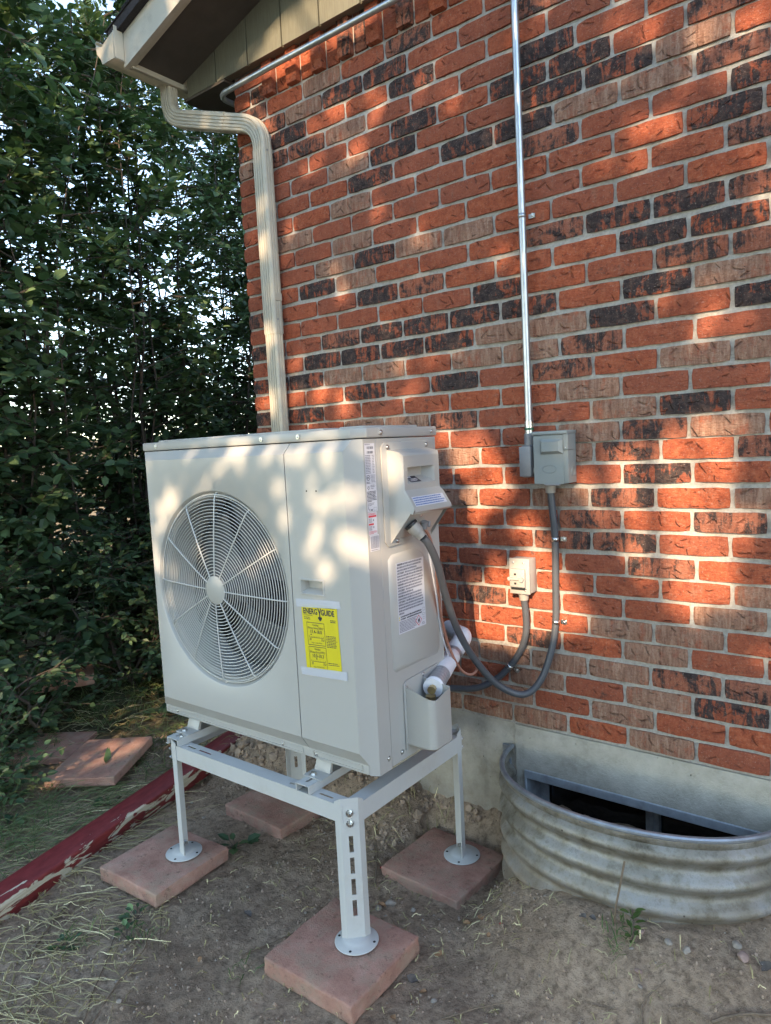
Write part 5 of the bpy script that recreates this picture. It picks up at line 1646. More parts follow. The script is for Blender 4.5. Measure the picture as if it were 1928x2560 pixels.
# white insulated refrigerant pipe: PVC elbow, foam, tape
ip = thing('insulated_pipe', 'white foam pipe wrapped with grey tape rising from the valve cover to a white elbow', 'pipe', (-0.56, -0.3, 0.28))
E0 = Vector((-0.660, -0.085, 0.322)); E1 = Vector((-0.598, -0.135, 0.326)); E2 = Vector((-0.588, -0.195, 0.292)); E3 = Vector((-0.499, -0.464, 0.262))
ax_ = (E3 - E2).normalized()
MB().cyl((-0.700, -0.052, 0.320), E0.lerp(E1, 0.25), 0.0285, 24).build('wall_socket', MT['pvc'], ip)
elb = smooth_path([E0, E0.lerp(E1, .6), E1 + Vector((0.010, -0.008, -0.002)), E2 + ax_ * 0.005], 8)
MB().tube(elb, 0.0295, 24).build('elbow', MT['pvc'], ip)
def seg(a, b, r, name, mat, wob=0.0):
    n_ = 16; p_ = [E2.lerp(E3, a + (b - a) * i / n_) for i in range(n_ + 1)]
    MB().tube(p_, r, 24, rad=[r + wob * math.sin(i * 2.1) for i in range(n_ + 1)]).build(name, MT[mat], ip, smooth=50)
seg(0.0, 0.16, 0.0265, 'tape_wrap', 'tape_grey', 0.0004)
seg(0.15, 0.62, 0.0280, 'foam_sleeve', 'foam')
seg(0.61, 0.915, 0.0272, 'tape_wrap', 'tape_grey', 0.0009)
seg(0.905, 0.965, 0.0290, 'foam_sleeve', 'foam', 0.0006)
MB().cyl(E2.lerp(E3, 0.97), E2.lerp(E3, 1.02), 0.0125, 8).build('brass_nut', MT['brass'], ip, smooth=0)
# thin control cable
cc = thing('control_cable', 'thin copper coloured cable hanging from the electrical cover to the white pipe', 'cable', (-0.5, -0.4, 0.5))
MB().tube(smooth_path([(-0.505, -0.462, 0.735), (-0.500, -0.440, 0.705), (-0.502, -0.415, 0.640), (-0.515, -0.385, 0.545), (-0.530, -0.350, 0.440), (-0.537, -0.305, 0.340), (-0.528, -0.265, 0.265), (-0.510, -0.238, 0.238), (-0.502, -0.205, 0.245), (-0.520, -0.185, 0.275), (-0.548, -0.17, 0.300)], 10), 0.0042, 10).build('cable', MT['copper'], cc)
MB().tube(smooth_path([(-0.510, -0.462, 0.738), (-0.512, -0.438, 0.705), (-0.518, -0.412, 0.620), (-0.528, -0.375, 0.510), (-0.545, -0.335, 0.400), (-0.552, -0.290, 0.310), (-0.560, -0.262, 0.275)], 10), 0.0030, 8).build('cable', MT['foam'], cc)
mb = MB().cyl((-0.497, -0.466, 0.752), (-0.503, -0.462, 0.732), 0.0105, 12); mb.box(-0.506, -0.490, -0.452, -0.442, 0.734, 0.748, 0.002, 1)
mb.build('cable_clamp', MT['cast'], cc, smooth=30)
# ================================================================== FOLIAGE
LEAF_V = np.array([(0, 0, 0), (.30, .27, .05), (.30, -.27, .05), (.68, .23, .05), (.68, -.23, .05), (1, 0, -.06), (.32, 0, -.02), (.68, 0, -.02)])
LEAF_F = [(0, 6, 1), (0, 2, 6), (6, 7, 3, 1), (6, 2, 4, 7), (7, 5, 3), (7, 4, 5)]
LEAF2_V = np.array([(0, 0, 0), (.42, .29, .06), (1, 0, -.04), (.42, -.29, .06)])
LEAF2_F = [(0, 3, 2), (0, 2, 1)]
def frames(D, N):
    D = D / np.linalg.norm(D, axis=1, keepdims=True)
    N = N - D * (N * D).sum(1, keepdims=True)
    N = N / (np.linalg.norm(N, axis=1, keepdims=True) + 1e-9)
    return D, np.cross(N, D), N
def leaf_mesh(name, P, D, N, S, W, mat, full=True):
    LV, LF = (LEAF_V, LEAF_F) if full else (LEAF2_V, LEAF2_F)
    D, B, N = frames(D, N)
    k = len(P); m = len(LV)
    V = (P[:, None, :] + S[:, None, None] * (LV[None, :, 0:1] * D[:, None, :] + LV[None, :, 1:2] * W[:, None, None] * B[:, None, :] + LV[None, :, 2:3] * N[:, None, :])).reshape(-1, 3)
    me = bpy.data.meshes.new(name)
    nl = sum(len(f) for f in LF)
    loops = np.concatenate([np.array(f) for f in LF])
    L_ = (np.arange(k)[:, None] * m + loops[None, :]).reshape(-1)
    sizes = np.array([len(f) for f in LF]); st_ = np.concatenate([[0], np.cumsum(sizes)[:-1]])
    LS = (np.arange(k)[:, None] * nl + st_[None, :]).reshape(-1)
    me.vertices.add(len(V)); me.vertices.foreach_set('co', V.astype(np.float32).reshape(-1))
    me.loops.add(len(L_)); me.loops.foreach_set('vertex_index', L_.astype(np.int32))
    me.polygons.add(len(LS)); me.polygons.foreach_set('loop_start', LS.astype(np.int32))
    me.update(calc_edges=True); me.validate()
    me.materials.append(mat)
    return me
ONE_LEAF = []
for w in (0.85, 1.0, 1.2):
    v = LEAF_V.copy(); v[:, 1] *= w
    me = bpy.data.meshes.new('leaf'); me.from_pydata([tuple(a) for a in v], [], LEAF_F); me.materials.append(MT['leaf'])
    ONE_LEAF.append(me)

def unit(v): return v / (np.linalg.norm(v) + 1e-9)
def grow(x, y, zb, height, spread, nstem, nbr, seed, lsize, lean=(0, 0), bl=0.62, low=0.06):
    rg = np.random.RandomState(seed)
    wood = MB(); P = []; D = []; N = []; S = []
    for s in range(nstem):
        b0 = np.array([x + rg.normal(0, .10), y + rg.normal(0, .10), zb - .05])
        tip = np.array([x + rg.uniform(-1, 1) * spread + lean[0], y + rg.uniform(-1, 1) * spread + lean[1], zb + height * rg.uniform(.72, 1.0)])
        bend = rg.normal(0, .22, 3) * np.array([1, 1, 0.2])
        k = 12
        path = [b0 + (tip - b0) * t + bend * math.sin(math.pi * t) + rg.normal(0, .018, 3) for t in np.linspace(0, 1, k)]
        r0 = rg.uniform(.008, .017)
        wood.tube(path, r0, 6, rad=[r0 * (1 - .8 * t) for t in np.linspace(0, 1, k)])
        path = np.array(path)
        for b in range(nbr):
            t = low + (1 - low) * (b + rg.rand()) / nbr
            q = t * (k - 1); i = min(int(q), k - 2); p = path[i] + (path[i + 1] - path[i]) * (q - i)
            a = rg.uniform(0, 2 * math.pi)
            d = unit(np.array([math.cos(a), math.sin(a), rg.uniform(-.05, .75)]))
            ln = bl * rg.uniform(.55, 1.15) * (1.05 - .55 * t)
            sag = -0.14 * ln
            bp_ = [p + d * ln * u + np.array([0, 0, sag * u * u]) + rg.normal(0, .008, 3) for u in (0, .33, .66, 1)]
            wood.tube(bp_, .004, 4, rad=[.0055, .0042, .003, .0015])
            twigs = [(np.array(bp_[0]), np.array(bp_[3]), 9)]
            for tw in range(5):
                u = rg.uniform(.25, .95)
                s0 = p + d * ln * u + np.array([0, 0, sag * u * u])
                td = unit(d + rg.normal(0, .75, 3)); tl_ = rg.uniform(.16, .30)
                s1 = s0 + td * tl_ + np.array([0, 0, -.03])
                wood.tube([s0, s1], .002, 3, rad=[.0022, .001])
                twigs.append((s0, s1, rg.randint(7, 12)))
            for s0, s1, nl in twigs:
                td = unit(s1 - s0); side = unit(np.cross(td, np.array([0, 0, 1.0])) + 1e-6)
                for j in range(nl):
                    u = .18 + .82 * (j + .5) / nl
                    sg = 1 if j % 2 else -1
                    if j == nl - 1: dd = td
                    else: dd = unit(td * .55 + side * sg * .85 + rg.normal(0, .22, 3) + np.array([0, 0, -.12]))
                    P.append(s0 + (s1 - s0) * u); D.append(dd)
                    N.append(unit(np.array([0, 0, 1.0]) + rg.normal(0, .42, 3) + np.array([.25, -.25, 0]))); S.append(lsize * rg.uniform(.6, 1.2))
    return wood, np.array(P), np.array(D), np.array(N), np.array(S), rg
def plant_tree(name, label, cat, group, x, y, zb, height, spread, nstem, nbr, seed, lsize, singles=0, full=True, mat='leaf', **kw):
    wood, P, D, N, S, rg = grow(x, y, zb, height, spread, nstem, nbr, seed, lsize, **kw)
    # nothing grows into the house
    ok = ~((P[:, 0] > -1.80) & (P[:, 1] > -0.45)) & (P[:, 2] > zb + 0.02)
    P, D, N, S = P[ok], D[ok], N[ok], S[ok]
    W = rg.uniform(.8, 1.2, len(P))
    t = thing(name, label, cat, (x, y, zb), group)
    wood.build('trunk', MT['bark'], t, smooth=60, weld=False)
    own = np.zeros(len(P), bool)
    if singles:
        vis = []
        for i in range(len(P)):
            q = project(P[i])
            if q and -.02 < q[0] < 0.36 and 0 <= q[1] <= 1.0:
                vis.append((-(S[i] / q[2]), i))
        vis.sort()
        Dn, Bn, Nn = frames(D, N)
        for _, i in vis[:singles]:
            own[i] = True
            o = bpy.data.objects.new('leaf', ONE_LEAF[i % 3]); COL.objects.link(o); o.parent = t
            m = Matrix((Dn[i] * S[i], Bn[i] * S[i], Nn[i] * S[i])).transposed().to_4x4()
            m.translation = Vector(P[i]) - ROOT[t.name]
            o.matrix_local = m
    off = np.array(ROOT[t.name])
    me = leaf_mesh('foliage', P[~own] - off, D[~own], N[~own], S[~own], W[~own], MT[mat], full)
    o = bpy.data.objects.new('foliage', me); COL.objects.link(o); o.parent = t; o['kind'] = 'stuff'
    return t
HG = 'tall shrubs of the hedge beside the house'
# near, dense ones at the left
plant_tree('hedge_shrub', 'dense dark green hedge shrub at the left edge nearest the viewer', 'shrub', HG, -3.35, -1.05, -0.43, 5.2, .6, 11, 26, 21, .090, 300)
plant_tree('hedge_shrub', 'dense leafy hedge shrub behind the flat red pavers', 'shrub', HG, -3.65, -0.25, -0.43, 5.4, .6, 12, 26, 22, .085, 300)
plant_tree('hedge_shrub', 'dark hedge shrub rising behind the paver on edge', 'shrub', HG, -3.75, 0.60, -0.43, 5.2, .6, 11, 26, 23, .074, 300)
# thinner ones with sky between the leaves
plant_tree('hedge_shrub', 'airy hedge shrub with sky showing through left of the downspout', 'shrub', HG, -3.9, 1.45, -0.43, 5.0, .65, 12, 32, 24, .062)
plant_tree('hedge_shrub', 'airy hedge shrub further back partly hidden by the heat pump', 'shrub', HG, -3.9, 2.35, -0.43, 4.8, .65, 13, 32, 25, .060, 0, False)
plant_tree('hedge_shrub', 'sparse far hedge shrub next to the brick corner', 'shrub', HG, -4.1, 3.4, -0.43, 4.7, .7, 13, 32, 26, .060, 0, False)
plant_tree('hedge_shrub', 'farthest hedge shrub glimpsed beside the brick corner', 'shrub', HG, -4.4, 4.6, -0.43, 4.6, .7, 13, 32, 27, .060, 0, False)
# second row
for i, (x, y, h, sp_r, lab) in enumerate(((-4.6, -1.5, 5.8, .7, 'back row shrub deep in shade at far left'), (-4.8, -0.5, 5.8, .7, 'back row shrub deep in shade behind the leafy hedge'), (-5.0, 0.5, 5.6, .7, 'back row shrub in shade behind the paver on edge'),
        (-5.0, 1.6, 2.7, .65, 'low back row shrub closing the view beneath the airy hedge'), (-5.0, 2.8, 2.5, .65, 'low back row shrub left of the heat pump top'), (-5.1, 4.0, 2.4, .65, 'low back row shrub behind the top of the heat pump'), (-5.4, 5.4, 2.4, .65, 'low back row shrub beside the brick corner'))):
    plant_tree('hedge_shrub', lab, 'shrub', HG, x, y, -0.43, h, sp_r, 9 if h > 3 else 10, 26 if h > 3 else 16, 40 + i, .075, 0, False)
# low growth at the foot of the hedge
LG = 'low leafy growth at the foot of the hedge'
for i, (x, y, h, lab) in enumerate(((-3.05, -0.72, .95, 'low dark shrub at the left edge above the two flat pavers'), (-3.30, 0.28, 1.0, 'low bush beside the paver on edge'), (-3.2, 1.0, .95, 'low bush in the dark behind the unit'), (-3.3, 2.0, 1.1, 'low bush in the dark farther behind the unit'), (-2.62, -0.95, .42, 'small leafy weed bush at the left edge below the flat pavers'))):
    plant_tree('low_bush', lab, 'bush', LG, x, y, -0.44, h, .22 if h > .5 else .14, 7, 9, 60 + i, .048 if h > .5 else .04, 120 if i in (0, 4) else 0, bl=.34 if h > .5 else .2, low=.1)

# ---------------------------------------------------------------- unseen trees and neighbour house across the side yard, placed to shade this wall
LIT = [(-1.273, 0.605, 0.047, 0.052), (-1.239, 0.644, 0.05, 0.028), (-1.131, 0.601, 0.024, 0.022), (-1.593, 0.477, 0.046, 0.051), (-1.673, 0.392, 0.03, 0.049), (-1.713, 0.305, 0.022, 0.033), (-1.335, 0.525, 0.02, 0.02), (-1.225, 0.485, 0.02, 0.02), (-1.178, 0.457, 0.02, 0.025), (-1.078, 0.415, 0.031, 0.061), (-1.092, 0.513, 0.027, 0.049), (-0.945, 0.402, 0.032, 0.037), (-0.953, 0.476, 0.039, 0.058), (-0.993, 0.608, 0.04, 0.063), (-0.86, 0.517, 0.03, 0.041), (-0.966, 0.327, 0.027, 0.035), (-0.911, 0.293, 0.042, 0.024), (-0.851, 0.359, 0.037, 0.073), (-0.893, 0.62, 0.041, 0.03), (-1.17, 0.541, 0.02, 0.02), (-1.472, 0.317, 0.039, 0.038), (-1.273, 0.28, 0.043, 0.024), (-1.368, 0.232, 0.028, 0.02), (-0.8, 0.357, 0.02, 0.074), (-0.79, 0.315, 0.02, 0.059), (-0.766, 0.326, 0.02, 0.077), (-0.748, 0.621, 0.02, 0.049), (-0.79, 0.495, 0.02, 0.037), (-0.732, 0.394, 0.028, 0.074), (-1.33, 2.507, 0.125, 0.08), (-1.072, 2.474, 0.169, 0.056), (-0.934, 2.209, 0.034, 0.034), (-0.967, 2.15, 0.046, 0.043), (-1.052, 2.059, 0.054, 0.031), (-1.087, 2.01, 0.028, 0.027), (-1.161, 2.132, 0.028, 0.032), (-1.309, 2.056, 0.034, 0.021), (-1.242, 2.199, 0.033, 0.023), (-1.565, 2.394, 0.045, 0.024), (-1.124, 2.204, 0.037, 0.022), (-1.544, 2.297, 0.045, 0.024), (-0.948, 2.213, 0.045, 0.039), (-0.958, 2.146, 0.046, 0.035), (-1.049, 2.061, 0.054, 0.036), (-0.709, 2.133, 0.041, 0.02), (-0.626, 2.073, 0.029, 0.024), (-0.584, 1.808, 0.043, 0.032), (-0.627, 1.737, 0.035, 0.025), (-0.541, 1.667, 0.028, 0.024), (-0.496, 1.933, 0.021, 0.023), (0.158, 1.987, 0.068, 0.033), (0.254, 1.994, 0.044, 0.025), (0.15, 1.863, 0.051, 0.023), (0.014, 1.81, 0.086, 0.036), (-0.036, 1.74, 0.033, 0.024), (0.229, 1.681, 0.049, 0.026), (0.281, 1.544, 0.02, 0.037), (0.24, 1.899, 0.051, 0.022), (-0.227, 1.4, 0.047, 0.027), (0.161, 1.326, 0.055, 0.04), (0.149, 1.252, 0.041, 0.032), (0.087, 1.195, 0.077, 0.029), (-0.222, 1.038, 0.033, 0.028), (-0.413, 1.075, 0.032, 0.072), (0.163, 0.979, 0.071, 0.033), (-0.065, 0.855, 0.207, 0.054), (0.084, 0.912, 0.116, 0.034), (-0.304, 0.738, 0.147, 0.097), (-0.089, 0.719, 0.179, 0.114), (-0.211, 0.527, 0.207, 0.12), (-0.025, 0.563, 0.205, 0.1), (-0.366, 0.44, 0.153, 0.101), (-0.141, 0.424, 0.136, 0.062), (0.161, 0.67, 0.076, 0.085), (0.142, 0.788, 0.058, 0.046), (0.08, 0.505, 0.08, 0.044), (-0.55, 0.754, 0.091, 0.027), (-0.591, 0.389, 0.032, 0.067), (-0.553, 0.299, 0.052, 0.057), (-0.534, 0.511, 0.031, 0.028), (-0.48, 0.332, 0.074, 0.07), (-0.542, 0.944, 0.123, 0.054), (-0.643, 0.911, 0.048, 0.055), (-0.522, 0.8, 0.089, 0.027), (-0.608, 0.623, 0.032, 0.028), (-0.781, 1.265, 0.049, 0.031), (-0.913, 1.253, 0.035, 0.023), (-0.825, 1.188, 0.045, 0.027), (-0.464, 1.049, 0.069, 0.029), (-0.587, 1.036, 0.022, 0.026), (-0.641, 0.977, 0.101, 0.031), (-0.453, 0.981, 0.042, 0.034), (-0.724, 1.008, 0.032, 0.027), (-1.432, 1.312, 0.044, 0.029), (-1.631, 1.18, 0.04, 0.033), (-1.242, 1.186, 0.1, 0.028), (-1.173, 1.12, 0.039, 0.03), (-1.554, 1.147, 0.039, 0.059), (-1.53, 1.402, 0.038, 0.042), (-1.509, 2.254, 0.043, 0.028), (-1.519, 1.922, 0.029, 0.029), (-1.527, 1.768, 0.033, 0.045), (-2.382, -0.63, 0.093, 0.033), (-2.44, -0.721, 0.072, 0.02), (-2.441, -0.66, 0.059, 0.023), (-2.384, -0.555, 0.044, 0.022), (-3.078, -0.616, 0.061, 0.02), (-2.33, -0.566, 0.053, 0.022), (-2.186, -0.708, 0.047, 0.02)]
LA = np.array(LIT)
LA = np.concatenate([LA, np.array([(-1.15, 2.53, .20, .075), (-1.42, 2.47, .12, .05), (-2.36, -.62, .15, .075), (-2.44, -.70, .10, .06)])])
LB = np.where((LA[None, :, 0] > -.75) & (LA[None, :, 1] < 1.0), 1.25, np.where((LA[None, :, 0] > -.75), .88, np.where((LA[None, :, 1] > .15) & (LA[None, :, 1] < .70), .80, 1.0)))
def shade_tree(name, label, tx, ty, x0, x1, n, seed):
    rg = np.random.RandomState(seed)
    y = rg.uniform(-6.1, -5.3, n); xp = rg.uniform(x0, x1, n); zp = rg.uniform(-1.0, 4.9, n)
    keep = ~((xp > -0.75) & (zp < 0.15)) & ~((xp > -1.3) & (zp > 3.0)) & (zp < 4.3) & ~((xp < -2.7) & (zp > 1.9) & (rg.rand(n) < .5))
    e = ((xp[:, None] - LA[None, :, 0]) / (LA[None, :, 2] * LB + 0.008)) ** 2 + ((zp[:, None] - LA[None, :, 1]) / (LA[None, :, 3] * LB + 0.008)) ** 2
    keep &= ~(e < 1).any(1)  # canopy shaped for the light: leaves left out where sun patches should land
    y, xp, zp = y[keep], xp[keep], zp[keep]
    P = np.stack([xp - .37 * y, y, zp - .5 * y], 1)
    k = len(P)
    sd_ = np.array(SUN_DIR)
    N = sd_ + rg.normal(0, .45, (k, 3)); D = rg.normal(0, 1, (k, 3)) + np.array([0, 0, -.4])
    S = rg.uniform(.075, .12, k)
    D, B, N = frames(D, N)
    P = P - D * S[:, None] * .5
    t = thing(name, label, 'tree', (tx, ty, -0.46), 'trees across the side yard')
    w = MB()
    tip = ((x0 + x1) / 2 + 2.1, -5.7, 5.6)
    w.tube([(tx, ty, -.6), (tx + .1, ty, .8), (tx + (tip[0] - tx) * .4, ty, 2.6), (tip[0], -5.7, 4.0), tip], .12, 8, rad=[.17, .14, .12, .08, .03])
    for i in range(26):
        j = rg.randint(k); q = P[j]
        a = Vector((tx + (tip[0] - tx) * .6, ty, 3.0)).lerp(Vector(tip), rg.rand())
        w.tube([a, a.lerp(Vector(q), .5) + Vector((0, 0, .12)), Vector(q)], .02, 5, rad=[.03, .018, .006])
    w.build('trunk', MT['bark'], t, smooth=60, weld=False)
    off = np.array((tx, ty, -0.46))
    me = leaf_mesh('foliage', P - off, D, N, S, rg.uniform(.9, 1.25, k), MT['leaf'], False)
    o = bpy.data.objects.new('foliage', me); COL.objects.link(o); o.parent = t; o['kind'] = 'stuff'
shade_tree('shade_tree', 'unseen leafy tree, gaps shaped for sun patches, across the yard left of the pale house', -2.6, -6.2, -6.8, -2.05, 21000, 71)
shade_tree('shade_tree', 'unseen leafy tree, gaps shaped for sun patches, across the yard rising beside the pale house', 3.6, -6.2, -2.05, 0.95, 23500, 72)
nb = thing('neighbour_house', 'pale neighbouring house with a low pitched roof across the side yard', 'house', (4.0, -10.0, -0.46))
MB().box(1.6, 11.0, -14.0, -8.05, -0.8, 3.9).build('house_wall', MT['shed'], nb, smooth=0)
MB().prism([(-14.6, 3.9), (-7.72, 3.9), (-7.72, 4.09), (-11.2, 4.75), (-14.6, 4.09)], 'x', 1.4, 11.3).build('house_roof', MT['shingle'], nb, smooth=0)
MB().box(3.0, 4.2, -8.046, -8.0, 1.0, 2.2, 0.004, 1).build('house_window', MT['glass'], nb, smooth=0)

# a board fence in sun beyond the hedge
fn_ = thing('board_fence', 'pale sunlit board fence glimpsed through the hedge', 'fence', (-9.5, 4.0, -0.45))
fb_ = MB().box(-0.010, 0.010, -0.07, 0.07, 0.0, 1.75, 0.003, 1)
tmp = fb_.build('fence_board', MT['fence'], fn_, smooth=0)
# template verts are already relative to the fence root: place the copies
me_b = tmp.data
for v in me_b.vertices: v.co += ROOT[fn_.name]
for k in range(90):
    o = tmp if k == 0 else bpy.data.objects.new('fence_board', me_b)
    if k: COL.objects.link(o); o.parent = fn_
    o.location = (rnd.uniform(-.006, .006), -6.0 + k * 0.148, rnd.uniform(-.012, .012))
for zz in (0.3, 1.4): MB().box(-9.56, -9.515, -2.2, 11.6, -0.45 + zz, -0.45 + zz + .08).build('fence_rail', MT['fence'], fn_, smooth=0)

# ================================================================== SMALL THINGS ON THE GROUND
def stone(x, y, s, label, mat='stone', seed=0, flat=.65):
    r = np.random.RandomState(seed)
    bm = bmesh.new(); bmesh.ops.create_icosphere(bm, subdivisions=3, radius=1)
    a, b, c = s * r.uniform(.85, 1.25), s * r.uniform(.7, 1.0), s * flat * r.uniform(.8, 1.1)
    pl_ = [(unit(r.normal(0, 1, 3)), r.uniform(.62, .9)) for _ in range(7)]
    for v in bm.verts:
        q = np.array(v.co)
        for n_, d_ in pl_:
            e_ = q @ n_ - d_
            if e_ > 0: q = q - n_ * e_ * .85
        v.co = Vector(q) * (1 + .05 * mnoise.noise(Vector(q * 3 + seed)))
        v.co = Vector((v.co.x * a, v.co.y * b, v.co.z * c))
    me = bpy.data.meshes.new('stone'); bm.to_mesh(me); bm.free(); me.materials.append(MT[mat])
    me.polygons.foreach_set('use_smooth', [True] * len(me.polygons)); me.set_sharp_from_angle(angle=R2(28))
    o = bpy.data.objects.new('stone', me); COL.objects.link(o)
    o.location = (x, y, gz(x, y) + c * .45); o.rotation_euler = (r.uniform(-.2, .2), r.uniform(-.2, .2), r.uniform(0, 6))
    tag(o, label, 'stone', 'stones on the soil')
stone(0.126,-0.37,0.011,'pale pointed stone left of the two grey stones by the well','stone',3)
stone(0.169,-0.367,0.011,'flat grey stone right of the pale stone by the well','stone',4)
stone(0.079,-0.46,0.011,'pinkish stone lying alone on bare soil at lower right','stone2',5)
stone(0.06,-0.375,0.009,'small pinkish stone beside the green seedling at the well','stone2',6)
stone(0.267,-0.285,0.014,'grey stone close to the well at the right edge','stone',7)
stone(0.287,-0.318,0.014,'reddish stone at the right edge below the grey stone','stone2',8)
stone(-0.704,-0.514,0.013,'rounded pale stone left of its twin behind the front leg','stone',9)
stone(-0.688,-0.474,0.017,'larger rounded stone behind the front leg','stone',10)
stone(0.091,-0.485,0.008,'tiny bluish pebble below the pinkish stone','stone',11)
stone(-0.357,-0.724,0.009,'white pebble right of the nearest paver','stone',12)
stone(-0.48,-0.9,0.01,'grey pebble just off the near corner of the nearest paver','stone',13)
stone(-0.612,-0.457,0.009,'pebble between the nearest paver and the muddy paver','stone',14)
stone(0.05,-0.423,0.006,'small dark pebble left of the pale pointed stone','stone',15)
stone(-1.03,-1.2,0.008,'pale pebble on bare soil at bottom left of centre','stone',16)
stone(-0.86,-1.16,0.012,'flat grey stone at the bottom below the nearest paver','stone',17)
def dead_leaf(x, y, s, label, mat='deadleaf', seed=0, z=None, curl=.35, wid=.36):
    r = random.Random(seed)
    V = []; F = []; nu, nv = 6, 4
    for i in range(nu + 1):
        u = i / nu; w = math.sin(math.pi * min(1, u * .93 + .05)) ** .8 * wid
        for j in range(nv + 1):
            v = (j / nv - .5) * 2
            V.append(((u - .5) * s, v * w * s, s * (curl * v * v * w + .10 * math.sin(u * 5 + seed) * abs(v) + r.uniform(-.03, .03) + .12 * curl * (u - .5) ** 2 * 4)))
    for i in range(nu):
        for j in range(nv):
            a = i * (nv + 1) + j; F.append((a, a + 1, a + nv + 2, a + nv + 1))
    me = bpy.data.meshes.new('fallen_leaf'); me.from_pydata(V, [], F); me.materials.append(MT[mat])
    me.polygons.foreach_set('use_smooth', [True] * len(F))
    o = bpy.data.objects.new('fallen_leaf', me); COL.objects.link(o)
    o.location = (x, y, (gz(x, y) if z is None else z) + .005); o.rotation_euler = (r.uniform(-.3, .3), r.uniform(-.3, .3), r.uniform(0, 6.28))
    tag(o, label, 'leaf', 'fallen leaves on the soil')
dead_leaf(-0.433,-0.584,0.026,'crumpled orange dead leaf right of the nearest paver','deadleaf',1)
dead_leaf(-0.328,-0.488,0.016,'small tan dead leaf in the middle of the bare soil','deadleaf',2)
dead_leaf(-0.383,-0.431,0.024,'orange torn leaf touching the twig by the muddy paver','deadleaf',3)
dead_leaf(-0.428,-0.442,0.022,'orange torn leaf left of its neighbour by the muddy paver','deadleaf',4)
dead_leaf(-0.408,-0.83,0.02,'brown dead leaf at the bottom right of the nearest paver','deadleaf',5)
dead_leaf(-0.059,-0.4,0.022,'upright tan leaf against the foot of the window well','greyleaf',6)
dead_leaf(-0.085,-0.405,0.026,'dark grey withered leaf against the foot of the window well','greyleaf',7)
dead_leaf(0.332,-0.3,0.045,'dark crumpled leaf at the right edge of the picture','greyleaf',8)
dead_leaf(-0.448,-0.689,0.035,'grey withered leaf clump right of the nearest paver','greyleaf',9)
dead_leaf(-0.404,-0.705,0.02,'tan leaf scrap beside the grey withered clump','deadleaf',10)
dead_leaf(-1.022,-0.766,0.03,'dark blue grey leaf on soil between the left and nearest pavers','greyleaf',11)
dead_leaf(-0.7,-0.5,0.028,'tan dead leaf among the stones behind the front leg','deadleaf',12)
dead_leaf(-0.98,-0.98,0.016,'small orange leaf scrap on soil left of the nearest paver','deadleaf',13)
dead_leaf(-2.269,-0.489,0.10,'long green leaf lying on the sunlit paver','leaf2' if False else 'leaf',40,z=-0.358,curl=.12,wid=.15)
dead_leaf(-0.825,-0.335,0.022,'red flower petal on soil left of the muddy paver','petal',41)
dead_leaf(-0.307,-0.453,0.010,'tiny red petal on bare soil right of the muddy paver','petal',42)
def twig(pts, r, label, mat='twig', name='twig', cat='twig', group='twigs and stalks on the soil', lift=.004):
    P = smooth_path([(x, y, gz(x, y) + lift + (z if z else 0)) for x, y, z in pts], 6)
    jr = random.Random(int(pts[0][0] * 1e4))
    P = [p + Vector((jr.uniform(-1, 1), jr.uniform(-1, 1), jr.uniform(0, .5))) * .0015 for p in P]
    o = MB().tube(P, r, 6, rad=[r * (1 - .55 * i / len(P)) for i in range(len(P))]).build(name, MT[mat], None, smooth=60, origin=P[0])
    tag(o, label, cat, group)
twig([(-0.261, -0.513, 0), (-0.22, -0.52, 0), (-0.166, -0.528, 0)],0.0016,'short dark twig in the middle of the bare soil')
twig([(-0.422, -0.65, 0), (-0.37, -0.58, 0.004), (-0.31, -0.55, 0)],0.0015,'thin pale curved stalk above the orange crumpled leaf')
twig([(-0.305, -0.768, 0), (-0.24, -0.69, 0.006), (-0.185, -0.635, 0)],0.0024,'greenish stalk at the bottom right of the nearest paver')
twig([(0.113, -0.547, 0), (0.108, -0.511, 0.004), (0.144, -0.457, 0.012)],0.003,'bent green stalk standing out at lower right')
twig([(0.25, -0.48, 0), (0.31, -0.43, 0.005), (0.4, -0.36, 0.004)],0.0042,'thick grey branch at the bottom right corner')
twig([(-0.001, -0.562, 0), (0.03, -0.555, 0), (0.065, -0.543, 0)],0.0013,'short straw left of the bent green stalk')
twig([(-0.301, -0.449, 0), (-0.273, -0.474, 0), (-0.19, -0.47, 0.003), (-0.102, -0.452, 0), (-0.031, -0.428, 0)],0.001,'long thin dark root across the soil below the well')
twig([(0.165, -0.49, 0), (0.2, -0.48, 0.003), (0.243, -0.476, 0)],0.0015,'short brown twig left of the thick grey branch')
twig([(-0.46, -0.4, 0), (-0.39, -0.43, 0.004), (-0.34, -0.39, 0.004), (-0.31, -0.36, 0)],0.0018,'forked pale root at the corner of the muddy paver')
twig([(-1.409, -1.262, 0), (-1.505, -1.138, 0.004), (-1.554, -1.044, 0.006), (-1.5, -0.99, 0), (-1.36, -0.95, 0)],0.0042,'thick bent pale straw stalk below the left paver')
twig([(-1.03, -1.285, 0), (-1.09, -1.17, 0.003), (-1.157, -1.036, 0.004), (-1.3, -0.985, 0)],0.003,'long bent green stalk pointing to the bottom of the picture')
twig([(-1.045, -1.3, 0), (-1.142, -1.202, 0.002), (-1.219, -1.12, 0), (-1.34, -1.013, 0.003)],0.0026,'long brown stalk left of the bent green stalk')
twig([(-1.253, -0.917, 0), (-1.18, -0.97, 0.002), (-1.102, -1.033, 0), (-1.075, -1.02, 0)],0.0018,'thin hooked stalk below the left paver')
twig([(-1.649, -1.139, 0), (-1.55, -1.15, 0.002), (-1.458, -1.167, 0)],0.0024,'straight yellow straw by the near end of the timber')
